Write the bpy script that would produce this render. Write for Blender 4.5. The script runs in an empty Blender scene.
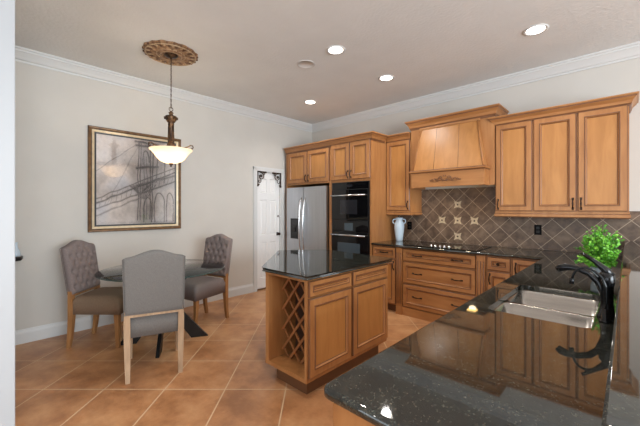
import bpy, bmesh, math, random
from mathutils import Vector, Matrix
random.seed(7)
PI = math.pi
scene = bpy.context.scene
C = scene.collection
H = 2.98          # ceiling height
CT = 0.90         # counter height

# ------------------------------------------------------------ camera
cam_d = bpy.data.cameras.new('camera'); cam = bpy.data.objects.new('camera', cam_d); C.objects.link(cam)
cam.location = (4.47, -4.47, 1.37)
cam.rotation_euler = (PI/2, 0, math.radians(43.6))
cam_d.sensor_width = 36.0; cam_d.lens = 324/640*36.0
cam_d.shift_y = -4.3/640
cam_d.clip_start = 0.02
scene.camera = cam
# ------------------------------------------------------------ world, exposure
w = bpy.data.worlds.new('daylight'); scene.world = w; w.use_nodes = True
w.node_tree.nodes['Background'].inputs[0].default_value = (0.80, 0.90, 1.0, 1)
w.node_tree.nodes['Background'].inputs[1].default_value = 0.9
scene.view_settings.view_transform = 'Standard'
scene.view_settings.look = 'None'
scene.view_settings.gamma = 1
scene.view_settings.use_curve_mapping = False
scene.view_settings.exposure = 0.06

def area(name, loc, rot, sx, sy, power, col):
    d = bpy.data.lights.new(name, 'AREA'); d.shape = 'RECTANGLE'; d.size = sx; d.size_y = sy
    d.energy = power; d.color = col
    o = bpy.data.objects.new(name, d); C.objects.link(o); o.location = loc; o.rotation_euler = rot
    return o
# daylight entering through the windows of the rest of the house
area('window_daylight', (8.62, -3.95, 1.45), (0, math.radians(95), 0), 2.2, 3.5, 430, (0.84, 0.93, 1.0))
area('window_daylight', (4.6, -8.85, 1.5), (math.radians(103), 0, 0), 5.4, 2.1, 95, (0.84, 0.93, 1.0))

# ------------------------------------------------------------ materials
def lin(c):
    return tuple(((x/255.)/12.92 if x/255. <= 0.04045 else ((x/255.+0.055)/1.055)**2.4) for x in c) + (1.0,)
def mat(name, col, rough=0.5, metal=0.0, **kw):
    m = bpy.data.materials.new(name); m.use_nodes = True
    b = m.node_tree.nodes['Principled BSDF']
    b.inputs['Base Color'].default_value = col if len(col) == 4 else lin(col)
    b.inputs['Roughness'].default_value = rough; b.inputs['Metallic'].default_value = metal
    for k, v in kw.items(): b.inputs[k.replace('_', ' ')].default_value = v
    return m
def nt(m): return m.node_tree.nodes, m.node_tree.links, m.node_tree.nodes['Principled BSDF']
def varied(name, cols, scale, rough=0.5, stretch=(1,1,1), detail=4, bump=0.0, bump_scale=None, metal=0, dist=0.0, **kw):
    """noise-driven colour ramp in object space"""
    m = mat(name, cols[0][1], rough, metal, **kw); N, L, b = nt(m)
    tc = N.new('ShaderNodeTexCoord'); mp = N.new('ShaderNodeMapping'); mp.inputs['Scale'].default_value = stretch
    n = N.new('ShaderNodeTexNoise'); n.inputs['Scale'].default_value = scale; n.inputs['Detail'].default_value = detail
    n.inputs['Distortion'].default_value = dist
    r = N.new('ShaderNodeValToRGB')
    el = r.color_ramp.elements
    el[0].position = cols[0][0]; el[0].color = lin(cols[0][1])
    el[1].position = cols[-1][0]; el[1].color = lin(cols[-1][1])
    for p, c in cols[1:-1]:
        e = el.new(p); e.color = lin(c)
    L.new(tc.outputs['Object'], mp.inputs['Vector']); L.new(mp.outputs[0], n.inputs['Vector'])
    L.new(n.outputs['Fac'], r.inputs['Fac']); L.new(r.outputs['Color'], b.inputs['Base Color'])
    if bump:
        n2 = N.new('ShaderNodeTexNoise'); n2.inputs['Scale'].default_value = bump_scale or scale
        n2.inputs['Detail'].default_value = 3
        bp = N.new('ShaderNodeBump'); bp.inputs['Strength'].default_value = bump; bp.inputs['Distance'].default_value = 0.01
        L.new(mp.outputs[0], n2.inputs['Vector']); L.new(n2.outputs['Fac'], bp.inputs['Height']); L.new(bp.outputs['Normal'], b.inputs['Normal'])
    return m
M = {}
M['wall'] = varied('wall_paint', [(0.3,(199,195,188)),(0.7,(203,199,192))], 3, 0.85, bump=0.05, bump_scale=120)
M['ceil'] = varied('ceiling_texture', [(0.3,(216,217,216)),(0.7,(221,222,221))], 3, 0.9, bump=0.35, bump_scale=38)
M['trim'] = mat('white_trim', (208,209,208), 0.45)
M['jamb'] = mat('jamb_dimmed', (176,180,183), 0.5)  # white jamb darkened in colour to offset the strong light on it
M['doorw'] = mat('white_door', (232,232,231), 0.4)
wd = [(0.25,(150,99,56)),(0.5,(166,113,66)),(0.75,(178,126,78))]
M['wood'] = varied('maple', wd, 5, 0.38, stretch=(3,3,0.45), detail=6, dist=0.6)
M['panel'] = varied('maple_panel', [(0.25,(164,110,58)),(0.5,(177,122,67)),(0.75,(188,133,76))], 5, 0.36, stretch=(3,3,0.45), detail=6, dist=0.6)
M['woodh'] = varied('maple_along', wd, 5, 0.38, stretch=(0.5,3,3), detail=6, dist=0.6)
M['lattice'] = varied('lattice_wood', [(0.3,(132,82,46)),(0.7,(150,98,58))], 8, 0.45)
M['glaze'] = varied('glazed_moulding', [(0.3,(104,66,40)),(0.7,(124,82,52))], 8, 0.4, stretch=(1,1,0.5))
M['dark'] = mat('bronze_pull', (52,34,26), 0.35, 0.7)
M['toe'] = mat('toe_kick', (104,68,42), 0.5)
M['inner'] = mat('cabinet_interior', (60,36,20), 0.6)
M['steel'] = varied('brushed_steel', [(0.3,(176,178,182)),(0.7,(190,192,196))], 60, 0.28, stretch=(1,1,0.02), metal=1.0)
M['sink'] = varied('sink_steel', [(0.3,(150,146,140)),(0.7,(168,163,156))], 40, 0.22, stretch=(0.1,1,1), metal=1.0)
M['blackglass'] = mat('black_glass', (9,9,11), 0.04, 0.0)
M['black'] = mat('black_plastic', (14,14,15), 0.35)
M['slate'] = mat('oven_window', (62,74,82), 0.05)
M['slate2'] = mat('oven_window_dim', (36,36,40), 0.05)
M['chrome'] = mat('satin_bar', (205,205,205), 0.22, 1.0)
M['tapblack'] = mat('black_tap', (16,16,18), 0.16, 0.3)
M['vase'] = mat('pale_glaze', (196,212,224), 0.2)
M['bronze'] = varied('antique_bronze', [(0.35,(48,34,24)),(0.6,(92,66,44)),(0.75,(150,118,80))], 30, 0.4, metal=0.55)
M['iron'] = mat('iron_scroll', (60,46,36), 0.5, 0.5)
M['linen'] = varied('taupe_linen', [(0.3,(112,101,99)),(0.7,(134,122,119))], 160, 0.9, bump=0.25, bump_scale=300)
M['greylinen'] = varied('grey_linen', [(0.3,(104,101,98)),(0.7,(122,119,115))], 160, 0.9, bump=0.25, bump_scale=300)
M['browncloth'] = varied('brown_seat', [(0.3,(122,101,82)),(0.7,(139,117,97))], 160, 0.9)
M['oak'] = varied('honey_oak', [(0.3,(150,104,62)),(0.7,(176,130,84))], 9, 0.5, stretch=(4,4,0.5))
M['paleoak'] = varied('weathered_oak', [(0.3,(160,130,100)),(0.7,(186,158,128))], 9, 0.6, stretch=(4,4,0.5))
M['blackwood'] = mat('black_table_base', (18,17,18), 0.4)
M['outlet'] = mat('black_outlet', (12,10,10), 0.7, 0, Specular_IOR_Level=0.15)
M['cream'] = varied('cream_accent', [(0.35,(178,160,132)),(0.65,(204,188,160))], 60, 0.35)
M['soil'] = mat('dark_dot', (70,52,38), 0.4)
M['frame'] = varied('bronze_frame', [(0.3,(84,58,34)),(0.7,(120,88,54))], 20, 0.35, metal=0.3)
M['fillet'] = varied('champagne_fillet', [(0.3,(196,176,140)),(0.7,(214,196,164))], 20, 0.4, metal=0.2)
M['framedark'] = mat('slate_fillet', (66,68,70), 0.4)
M['leaf'] = varied('leaf', [(0.25,(52,116,24)),(0.5,(96,168,40)),(0.75,(156,208,74))], 28, 0.5)
M['stem'] = mat('stem', (70,120,44), 0.6)
M['pot'] = mat('glazed_pot', (170,186,196), 0.15)

def emis(name, col, s):
    m = mat(name, col, 0.5); b = m.node_tree.nodes['Principled BSDF']
    b.inputs['Emission Color'].default_value = lin(col); b.inputs['Emission Strength'].default_value = s
    return m
M['lamp'] = emis('lamp_lens', (255,246,232), 9.0)
M['bulb'] = emis('bulb', (255,226,180), 30.0)
M['hoodlamp'] = emis('hood_lens', (255,206,120), 5.0)

def glass(name, col, rough=0.0, ior=1.5):
    m = bpy.data.materials.new(name); m.use_nodes = True
    N, L = m.node_tree.nodes, m.node_tree.links
    for n in list(N): N.remove(n)
    out = N.new('ShaderNodeOutputMaterial'); t = N.new('ShaderNodeBsdfTransparent'); g = N.new('ShaderNodeBsdfGlossy')
    fr = N.new('ShaderNodeFresnel'); fr.inputs['IOR'].default_value = ior
    t.inputs[0].default_value = col; g.inputs['Roughness'].default_value = rough
    mx = N.new('ShaderNodeMixShader')
    L.new(fr.outputs[0], mx.inputs[0]); L.new(t.outputs[0], mx.inputs[1]); L.new(g.outputs[0], mx.inputs[2]); L.new(mx.outputs[0], out.inputs[0])
    return m
M['glass'] = glass('table_glass', (0.88,0.94,0.92,1))
M['glassedge'] = mat('glass_edge', (52,74,70), 0.1)
M['pane'] = glass('window_glass', (0.96,0.98,1,1))
# frosted scavo bowl
def bowl_mat():
    m = bpy.data.materials.new('frosted_bowl'); m.use_nodes = True
    N, L = m.node_tree.nodes, m.node_tree.links
    for n in list(N): N.remove(n)
    out = N.new('ShaderNodeOutputMaterial'); t = N.new('ShaderNodeBsdfTranslucent'); t.inputs[0].default_value = lin((255,246,232))
    d = N.new('ShaderNodeBsdfPrincipled'); d.inputs['Base Color'].default_value = lin((240,230,214)); d.inputs['Roughness'].default_value = 0.35
    mx = N.new('ShaderNodeMixShader'); mx.inputs[0].default_value = 0.45
    L.new(t.outputs[0], mx.inputs[1]); L.new(d.outputs[0], mx.inputs[2])
    tr = N.new('ShaderNodeBsdfTransparent'); tr.inputs[0].default_value = lin((255,240,220)); m2 = N.new('ShaderNodeMixShader'); m2.inputs[0].default_value = 0.10
    L.new(mx.outputs[0], m2.inputs[1]); L.new(tr.outputs[0], m2.inputs[2]); L.new(m2.outputs[0], out.inputs[0])
    return m
M['bowl'] = bowl_mat()
# floor: square terracotta-look tiles laid on the diagonal
def tile_mat(name, size, org, ang, cols, grout, gw, plane, rough, nscale, bump=0.3):
    m = mat(name, cols[0], rough); N, L, b = nt(m)
    tc = N.new('ShaderNodeTexCoord'); sep = N.new('ShaderNodeSeparateXYZ'); L.new(tc.outputs['Object'], sep.inputs[0])
    def mt(op, a, bb=None):
        n = N.new('ShaderNodeMath'); n.operation = op
        for i, v in enumerate((a, bb)):
            if v is None: continue
            if isinstance(v, (int, float)): n.inputs[i].default_value = v
            else: L.new(v, n.inputs[i])
        return n.outputs[0]
    X = sep.outputs['X']; Y = sep.outputs['Y' if plane == 'xy' else 'Z']
    X = mt('SUBTRACT', X, org[0]); Y = mt('SUBTRACT', Y, org[1])
    c, s = math.cos(ang), math.sin(ang)
    U = mt('DIVIDE', mt('ADD', mt('MULTIPLY', X, c), mt('MULTIPLY', Y, s)), size)
    V = mt('DIVIDE', mt('SUBTRACT', mt('MULTIPLY', Y, c), mt('MULTIPLY', X, s)), size)
    def edge(a):
        f = mt('FRACT', mt('ADD', a, 1000.0)); return mt('MINIMUM', f, mt('SUBTRACT', 1.0, f))
    e = mt('MINIMUM', edge(U), edge(V))
    g = mt('LESS_THAN', e, gw/2/size)
    comb = N.new('ShaderNodeCombineXYZ'); L.new(mt('FLOOR', U), comb.inputs[0]); L.new(mt('FLOOR', V), comb.inputs[1])
    wn = N.new('ShaderNodeTexWhiteNoise'); wn.noise_dimensions = '3D'; L.new(comb.outputs[0], wn.inputs['Vector'])
    n1 = N.new('ShaderNodeTexNoise'); n1.inputs['Scale'].default_value = nscale; n1.inputs['Detail'].default_value = 8; n1.inputs['Roughness'].default_value = 0.65
    L.new(tc.outputs['Object'], n1.inputs['Vector'])
    f = mt('ADD', mt('MULTIPLY', n1.outputs['Fac'], 1.25), mt('MULTIPLY', mt('SUBTRACT', wn.outputs['Value'], 0.5), 0.13))
    f = mt('SUBTRACT', f, 0.125)
    r = N.new('ShaderNodeValToRGB'); el = r.color_ramp.elements
    el[0].position = 0.3; el[0].color = lin(cols[0]); el[1].position = 0.72; el[1].color = lin(cols[2])
    q = el.new(0.5); q.color = lin(cols[1]); L.new(f, r.inputs['Fac'])
    mx = N.new('ShaderNodeMix'); mx.data_type = 'RGBA'
    L.new(g, mx.inputs['Factor']); L.new(r.outputs['Color'], mx.inputs['A']); mx.inputs['B'].default_value = lin(grout)
    L.new(mx.outputs['Result'], b.inputs['Base Color'])
    L.new(mt('ADD', mt('MULTIPLY', g, 0.4), mt('ADD', rough-0.1, mt('MULTIPLY', n1.outputs['Fac'], 0.2))), b.inputs['Roughness'])
    bp = N.new('ShaderNodeBump'); bp.inputs['Strength'].default_value = bump; bp.inputs['Distance'].default_value = 0.003
    L.new(mt('SUBTRACT', mt('MULTIPLY', n1.outputs['Fac'], 0.6), g), bp.inputs['Height']); L.new(bp.outputs[0], b.inputs['Normal'])
    return m
M['floor'] = tile_mat('floor_tile', 0.459, (1.922, -3.503), math.radians(43.6),
                      ((152,103,66),(180,128,86),(200,152,108)), (206,176,142), 0.009, 'xy', 0.36, 3.2)
M['splash'] = tile_mat('splash_tile', 0.152, (2.796, 0.995), PI/4,
                       ((80,62,50),(103,83,67),(127,105,87)), (176,156,134), 0.005, 'xz', 0.42, 9)
def granite():
    m = mat('dark_granite', (14,14,13), 0.035); N, L, b = nt(m)
    b.inputs['IOR'].default_value = 1.7
    tc = N.new('ShaderNodeTexCoord')
    v = N.new('ShaderNodeTexVoronoi'); v.inputs['Scale'].default_value = 290; L.new(tc.outputs['Object'], v.inputs['Vector'])
    r1 = N.new('ShaderNodeValToRGB'); e = r1.color_ramp.elements
    e[0].position = 0.0; e[0].color = lin((26,27,25)); e[1].position = 1.0; e[1].color = lin((84,84,76))
    q = e.new(0.55); q.color = lin((36,38,35)); q = e.new(0.8); q.color = lin((50,52,47)); q = e.new(0.93); q.color = lin((56,56,50))
    sp = N.new('ShaderNodeSeparateColor'); L.new(v.outputs['Color'], sp.inputs[0]); L.new(sp.outputs[0], r1.inputs['Fac'])
    n = N.new('ShaderNodeTexNoise'); n.inputs['Scale'].default_value = 22; n.inputs['Detail'].default_value = 6; L.new(tc.outputs['Object'], n.inputs['Vector'])
    r2 = N.new('ShaderNodeValToRGB'); e = r2.color_ramp.elements
    e[0].position = 0.35; e[0].color = (0.6,0.6,0.6,1); e[1].position = 0.7; e[1].color = (1.3,1.28,1.2,1)
    L.new(n.outputs['Fac'], r2.inputs['Fac'])
    mx = N.new('ShaderNodeMix'); mx.data_type = 'RGBA'; mx.blend_type = 'MULTIPLY'; mx.inputs['Factor'].default_value = 1
    L.new(r1.outputs['Color'], mx.inputs['A']); L.new(r2.outputs['Color'], mx.inputs['B']); L.new(mx.outputs['Result'], b.inputs['Base Color'])
    return m
M['granite'] = granite()

# ------------------------------------------------------------ mesh builder
class MB:
    def __init__(s, T=None):
        s.bm = bmesh.new(); s.mats = []; s.T = T or Matrix.Identity(4)
    def mi(s, m):
        if m not in s.mats: s.mats.append(m)
        return s.mats.index(m)
    def add(s, verts, faces, m, smooth=False, T=None):
        i = s.mi(m); TT = s.T @ T if T is not None else s.T
        vs = [s.bm.verts.new(TT @ Vector(v)) for v in verts]
        for f in faces:
            try:
                fc = s.bm.faces.new([vs[k] for k in f]); fc.material_index = i; fc.smooth = smooth
            except ValueError: pass
    def box(s, a, b, m, bev=0.0, T=None):
        x0, x1 = sorted((a[0], b[0])); y0, y1 = sorted((a[1], b[1])); z0, z1 = sorted((a[2], b[2]))
        t = bmesh.new()
        vs = [t.verts.new(p) for p in ((x0,y0,z0),(x1,y0,z0),(x1,y1,z0),(x0,y1,z0),(x0,y0,z1),(x1,y0,z1),(x1,y1,z1),(x0,y1,z1))]
        for f in ((3,2,1,0),(4,5,6,7),(0,1,5,4),(1,2,6,5),(2,3,7,6),(3,0,4,7)): t.faces.new([vs[k] for k in f])
        if bev: bmesh.ops.bevel(t, geom=list(t.edges), offset=bev, segments=2, profile=0.7, affect='EDGES')
        t.verts.index_update()
        s.add([v.co.copy() for v in t.verts], [[v.index for v in f.verts] for f in t.faces], m, False, T); t.free()
    def prism(s, pts, z0, z1, m, T=None, smooth=False):
        n = len(pts); V = [(p[0],p[1],z0) for p in pts] + [(p[0],p[1],z1) for p in pts]
        F = [list(range(n))[::-1], [n+i for i in range(n)]] + [[i,(i+1)%n,n+(i+1)%n,n+i] for i in range(n)]
        s.add(V, F, m, smooth, T)
    def lathe(s, prof, c, m, n=24, T=None, cap=True, smooth=True):
        V = []; F = []
        for r, z in prof:
            for k in range(n):
                a = 2*PI*k/n; V.append((c[0]+r*math.cos(a), c[1]+r*math.sin(a), c[2]+z))
        for i in range(len(prof)-1):
            for k in range(n): F.append([i*n+k, i*n+(k+1)%n, (i+1)*n+(k+1)%n, (i+1)*n+k])
        if cap: F.append([k for k in range(n)][::-1]); F.append([(len(prof)-1)*n+k for k in range(n)])
        s.add(V, F, m, smooth, T)
    def tube(s, pts, r, m, n=10, closed=False, T=None):
        pts = [Vector(p) for p in pts]; k = len(pts); rs = r if isinstance(r, (list, tuple)) else [r]*k
        V = []; F = []; prev = None
        for i in range(k):
            if closed: t = (pts[(i+1) % k]-pts[i-1]).normalized()
            else: t = (pts[min(i+1,k-1)]-pts[max(i-1,0)]).normalized()
            if prev is None: u = t.cross(Vector((0,0,1)) if abs(t.z) < 0.9 else Vector((1,0,0))).normalized()
            else: u = (prev - t*prev.dot(t)).normalized()
            prev = u; v = t.cross(u)
            for j in range(n):
                a = 2*PI*j/n; V.append(pts[i]+(u*math.cos(a)+v*math.sin(a))*rs[i])
        rng = k if closed else k-1
        for i in range(rng):
            for j in range(n): F.append([i*n+j, i*n+(j+1)%n, ((i+1)%k)*n+(j+1)%n, ((i+1)%k)*n+j])
        if not closed: F.append(list(range(n))[::-1]); F.append([(k-1)*n+j for j in range(n)])
        s.add(V, F, m, True, T)
    def sweep(s, prof, path, m, closed=False, T=None, mfun=None):
        """prof: closed list of (out, z); path: xy points, outward = right-hand side"""
        k = len(path); rows = []
        for i in range(k):
            def nrm(a, b):
                d = (Vector(b)-Vector(a)).normalized(); return Vector((d.y, -d.x))
            if closed: n0 = nrm(path[i-1], path[i]); n1 = nrm(path[i], path[(i+1) % k])
            else:
                n0 = nrm(path[max(i-1,0)], path[max(i-1,0)+1]); n1 = nrm(path[min(i,k-2)], path[min(i,k-2)+1])
            mm = (n0+n1).normalized(); mm = mm/max(0.3, mm.dot(n0))
            rows.append([(path[i][0]+mm.x*o, path[i][1]+mm.y*o, z) for o, z in prof])
        q = len(prof); V = [p for r in rows for p in r]
        rng = k if closed else k-1
        for j in range(q):
            F = [[i*q+j, ((i+1)%k)*q+j, ((i+1)%k)*q+(j+1)%q, i*q+(j+1)%q] for i in range(rng)]
            s.add([V[x] for f in F for x in f], [[4*a,4*a+1,4*a+2,4*a+3] for a in range(len(F))], mfun(j) if mfun else m, False, T)
        if not closed:
            s.add(rows[0], [list(range(q))], m, False, T); s.add(rows[-1], [list(range(q))[::-1]], m, False, T)
    def build(s, name, parent=None, world=True, smooth_angle=None):
        bm = s.bm
        if parent is not None and world:
            bmesh.ops.translate(bm, vec=-parent['_o'] if False else -Vector(parent.location), verts=bm.verts)
        bmesh.ops.remove_doubles(bm, verts=bm.verts, dist=1e-5)
        bmesh.ops.recalc_face_normals(bm, faces=bm.faces)
        me = bpy.data.meshes.new(name); bm.to_mesh(me); bm.free()
        for m in s.mats: me.materials.append(m)
        o = bpy.data.objects.new(name, me); C.objects.link(o)
        if parent is not None: o.parent = parent
        return o
def sub(b, name, parent):
    """sub-part: mesh in the same space as its part (whose origin is the thing's)"""
    root = parent
    while root.parent: root = root.parent
    bmesh.ops.translate(b.bm, vec=-Vector(root.location), verts=b.bm.verts)
    return b.build(name, parent, world=False)
def thing(name, label, cat, loc=(0,0,0), rz=0, group=None):
    o = bpy.data.objects.new(name, None); C.objects.link(o); o.location = loc; o.rotation_euler = (0,0,rz)
    o.empty_display_size = 0.1
    o['label'] = label; o['category'] = cat
    if group: o['group'] = group
    return o
def tag(o, label, cat, group=None):
    o['label'] = label; o['category'] = cat
    if group: o['group'] = group
    return o
def struct(o): o['kind'] = 'structure'; return o
def centre(o):
    """move a top-level mesh's origin to its base centre"""
    bb = [v.co for v in o.data.vertices]
    c = Vector(((min(v.x for v in bb)+max(v.x for v in bb))/2, (min(v.y for v in bb)+max(v.y for v in bb))/2, min(v.z for v in bb)))
    for v in o.data.vertices: v.co -= c
    o.location = c; return o
def copy_tree(o, parent=None):
    c = o.copy(); C.objects.link(c)
    if parent: c.parent = parent
    for ch in list(o.children): copy_tree(ch, c)
    return c

# ------------------------------------------------------------ room shell
b = MB(); b.box((-0.15,-9.15,-0.1),(8.85,0.15,0), M['floor']); struct(b.build('floor'))
b = MB(); b.box((-0.15,-9.15,H),(8.85,0.15,H+0.1), M['ceil']); struct(b.build('ceiling'))
b = MB(); b.box((-0.12,0.002,0),(8.82,0.12,H), M['wall']); struct(b.build('wall_back'))
# left wall with the pantry door opening
DY0, DY1, DZ = -1.30, -0.79, 2.0
b = MB()
b.box((-0.12,-9.1,0),(0,DY0,H), M['wall']); b.box((-0.12,DY1,0),(0,0,H), M['wall']); b.box((-0.12,DY0,DZ),(0,DY1,H), M['wall'])
b.box((-0.14,DY0-0.02,0),(-0.12,DY1+0.02,DZ+0.02), M['wall'])
struct(b.build('wall_left'))
# wall behind the dining corner, its end faces the camera
b = MB(); b.box((0,-4.46,0),(1.84,-4.335,H), M['wall']); struct(b.build('wall_near'))
b = MB(); b.sweep([(0,0),(0.012,0),(0.012,H),(0,H)], [(1.84-0.06,-4.335+0.0),(1.84+0.0,-4.335),(1.84,-4.46),(1.78,-4.46)][::-1][::-1], M['trim'])
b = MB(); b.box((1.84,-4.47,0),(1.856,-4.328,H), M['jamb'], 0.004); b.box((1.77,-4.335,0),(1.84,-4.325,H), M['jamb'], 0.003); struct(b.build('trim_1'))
# far walls of the house with large windows
def wall_window(name, wname, horiz, const, a0, a1, w0, w1, z0, z1):
    b = MB()
    def bx(p0, p1, q0, q1):
        if horiz: b.box((p0,const,q0),(p1,const-0.12,q1), M['wall'])
        else: b.box((const,p0,q0),(const+0.12,p1,q1), M['wall'])
    bx(a0,w0,0,H); bx(w1,a1,0,H); bx(w0,w1,0,z0); bx(w0,w1,z1,H); struct(b.build(name))
    f = MB(); n = 4
    for k in range(n+1):
        p = w0+(w1-w0)*k/n
        lo, hi = (p, p+0.05) if k == 0 else ((p-0.05, p) if k == n else (p-0.025, p+0.025))
        if horiz: f.box((lo,const-0.03,z0),(hi,const-0.09,z1), M['trim'])
        else: f.box((const+0.03,lo,z0),(const+0.09,hi,z1), M['trim'])
    for q0, q1 in ((z0,z0+0.05),(z1-0.05,z1)):
        if horiz: f.box((w0,const-0.03,q0),(w1,const-0.09,q1), M['trim'])
        else: f.box((const+0.03,w0,q0),(const+0.09,w1,q1), M['trim'])
    g = MB()
    if horiz: g.box((w0,const-0.058,z0),(w1,const-0.062,z1), M['pane'])
    else: g.box((const+0.058,w0,z0),(const+0.062,w1,z1), M['pane'])
    fo = struct(f.build(wname)); g.build('window_pane', fo)
wall_window('wall_right', 'window_1', False, 8.7, -9.1, 0, -5.8, -2.1, 0.4, 2.65)
wall_window('wall_rear', 'window_2', True, -9.0, 0, 8.7, 1.8, 7.4, 0.3, 2.65)
# crown and baseboards
crown = [(0,H),(0,H-0.125),(0.012,H-0.125),(0.014,H-0.108),(0.030,H-0.10),(0.046,H-0.075),(0.070,H-0.046),(0.082,H-0.036),(0.084,H-0.022),(0.098,H-0.018),(0.098,H)]
b = MB(); b.sweep(crown, [(0,-4.335),(0,0),(8.7,0)], M['trim']); struct(b.build('trim_2'))
base = [(0,0),(0,0.142),(0.006,0.142),(0.008,0.128),(0.015,0.112),(0.017,0.10),(0.017,0)]
b = MB(); b.sweep(base, [(0,-4.335),(0,-1.372)], M['trim']); struct(b.build('baseboard_left'))

# ------------------------------------------------------------ pantry door on the left wall
def rect_loops(b, x0, x1, z0, z1, loops, T):
    """concentric rectangles (inset, y, material to the next loop) facing -y; last loop is capped"""
    rows = []
    for ins, y, m in loops:
        rows.append(([(x0+ins,y,z0+ins),(x1-ins,y,z0+ins),(x1-ins,y,z1-ins),(x0+ins,y,z1-ins)], m))
    for (r0, m), (r1, _) in zip(rows, rows[1:]):
        b.add(r0+r1, [[i,(i+1)%4,4+(i+1)%4,4+i] for i in range(4)], m, False, T)
    b.add(rows[-1][0], [[0,1,2,3]], rows[-1][1], False, T)
# local x runs along +Y of the wall, local -y faces the room (+X)
TL = Matrix.Translation((0,0,0)) @ Matrix.Rotation(PI/2, 4, 'Z')
cas = MB(TL)
cp = [(0.0,0),(0.0,-0.018),(0.010,-0.02),(0.012,-0.016),(0.05,-0.012),(0.058,-0.012),(0.06,-0.008),(0.07,-0.006),(0.07,0)]
for (x0, x1) in ((DY0-0.075, DY0),(DY1, DY1+0.075)):
    cas.box((x0,-0.020,0),(x1,0.0,DZ+0.065), M['trim'], 0.004)
    cas.box((x0+0.012,-0.025,0),(x0+0.03 if x0 < DY0-0.01 else x0+0.063,-0.018,DZ+0.05), M['trim'], 0.002)
cas.box((DY0-0.075,-0.020,DZ),(DY1+0.075,0,DZ+0.07), M['trim'], 0.004)
cas.box((DY0,0.0,0),(DY0+0.012,0.12,DZ), M['trim']); cas.box((DY1-0.012,0,0),(DY1,0.12,DZ), M['trim']); cas.box((DY0,0,DZ-0.012),(DY1,0.12,DZ), M['trim'])
struct(cas.build('trim_3'))
dr = struct(bpy.data.objects.new('door_1', None)); C.objects.link(dr); dr.location = (0, (DY0+DY1)/2, 0)
s_ = MB(TL)
dx0, dx1 = DY0+0.014, DY1-0.014
s_.box((dx0,0.036,0.025),(dx1,0.06,DZ-0.014), M['doorw'])
W = dx1-dx0
cols = [(dx0+0.075, dx0+W/2-0.028), (dx0+W/2+0.028, dx1-0.075)]
rowsz = [(0.20,0.80),(0.92,1.52),(1.64,1.88)]
xs = [dx0, cols[0][0], cols[0][1], cols[1][0], cols[1][1], dx1]; zs = [0.025,0.20,0.80,0.92,1.52,1.64,1.88,DZ-0.014]
for i in range(5):
    for j in range(7):
        if i in (1,3) and j in (1,3,5):
            rect_loops(s_, xs[i], xs[i+1], zs[j], zs[j+1], [(0,0.024,M['doorw']),(0.010,0.034,M['doorw']),(0.016,0.034,M['doorw']),(0.034,0.027,M['doorw'])], None)
        else: s_.add([(xs[i],0.024,zs[j]),(xs[i+1],0.024,zs[j]),(xs[i+1],0.024,zs[j+1]),(xs[i],0.024,zs[j+1])], [[0,1,2,3]], M['doorw'])
for (xa, xb, za, zb) in ((dx0,dx0,0.025,DZ-0.014),(dx1,dx1,0.025,DZ-0.014)):
    s_.add([(xa,0.024,za),(xa,0.04,za),(xa,0.04,zb),(xa,0.024,zb)], [[0,1,2,3]], M['doorw'])
slab = s_.build('door_leaf', dr)
k = MB(TL); k.box((dx1-0.062,0.016,0.90),(dx1-0.022,0.024,0.955), M['dark'], 0.002)
k.lathe([(0.010,0),(0.010,0.03),(0.024,0.035),(0.026,0.055),(0.012,0.062)], (0,0,0), M['dark'], 16, Matrix.Translation((dx1-0.042,0.018,0.928)) @ Matrix.Rotation(PI/2,4,'X'))
sub(k, 'door_knob', slab)
k = MB(TL); k.lathe([(0.02,0),(0.02,0.012),(0.008,0.016)], (0,0,0), M['chrome'], 16, Matrix.Translation((dx1-0.03,0.024,1.24)) @ Matrix.Rotation(PI/2,4,'X'))
k.tube([(dx1-0.03,0.012,1.24),(dx1-0.012,-0.002,1.23),(dx1-0.006,-0.004,1.20)], 0.004, M['chrome'], 8)
sub(k, 'door_latch', slab)
# scroll brackets in the door's top corners
def bracket(flip):
    sx = -1 if flip else 1
    x0 = DY1-0.002 if flip else DY0+0.002
    cy = -0.014
    k = MB(TL)
    def P(u, v): return (x0+sx*u, cy, DZ-0.002-v)
    k.box((x0, cy-0.007, DZ-0.002), (x0+sx*0.175, cy+0.007, DZ-0.020), M['iron'])
    k.box((x0, cy-0.007, DZ-0.002), (x0+sx*0.018, cy+0.007, DZ-0.235), M['iron'])
    def spiral(cu, cv, r0, r1, a0, a1, rad):
        pts = []
        for i in range(26):
            t = i/25; a = a0+(a1-a0)*t; r = r0+(r1-r0)*t
            pts.append(P(cu+r*math.cos(a), cv+r*math.sin(a)))
        k.tube(pts, rad, M['iron'], 6)
    spiral(0.078,0.085,0.066,0.014,-1.9,6.2,0.0075)
    spiral(0.045,0.165,0.036,0.010,-0.8,4.6,0.006)
    spiral(0.140,0.040,0.026,0.008,2.6,8.2,0.006)
    k.lathe([(0.001,-0.008),(0.016,-0.006),(0.016,0.006),(0.001,0.008)], (0,0,0), M['iron'], 12, Matrix.Translation(P(0.078,0.085)) @ Matrix.Rotation(PI/2,4,'X'))
    for (u,v,r) in ((0.175,0.012,0.017),(0.010,0.240,0.02),(0.035,0.225,0.012)):
        k.lathe([(0.001,-r),(r*0.7,-r*0.7),(r,0),(r*0.7,r*0.7),(0.001,r)], P(u,v), M['iron'], 10)
    o = k.build('scroll_bracket')
    return centre(o)
tag(bracket(False), 'dark iron scroll bracket in the pantry doorway corner nearer the picture', 'bracket', 'door scroll brackets')
tag(bracket(True), 'dark iron scroll bracket in the pantry doorway corner nearer the fridge', 'bracket', 'door scroll brackets')

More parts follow.
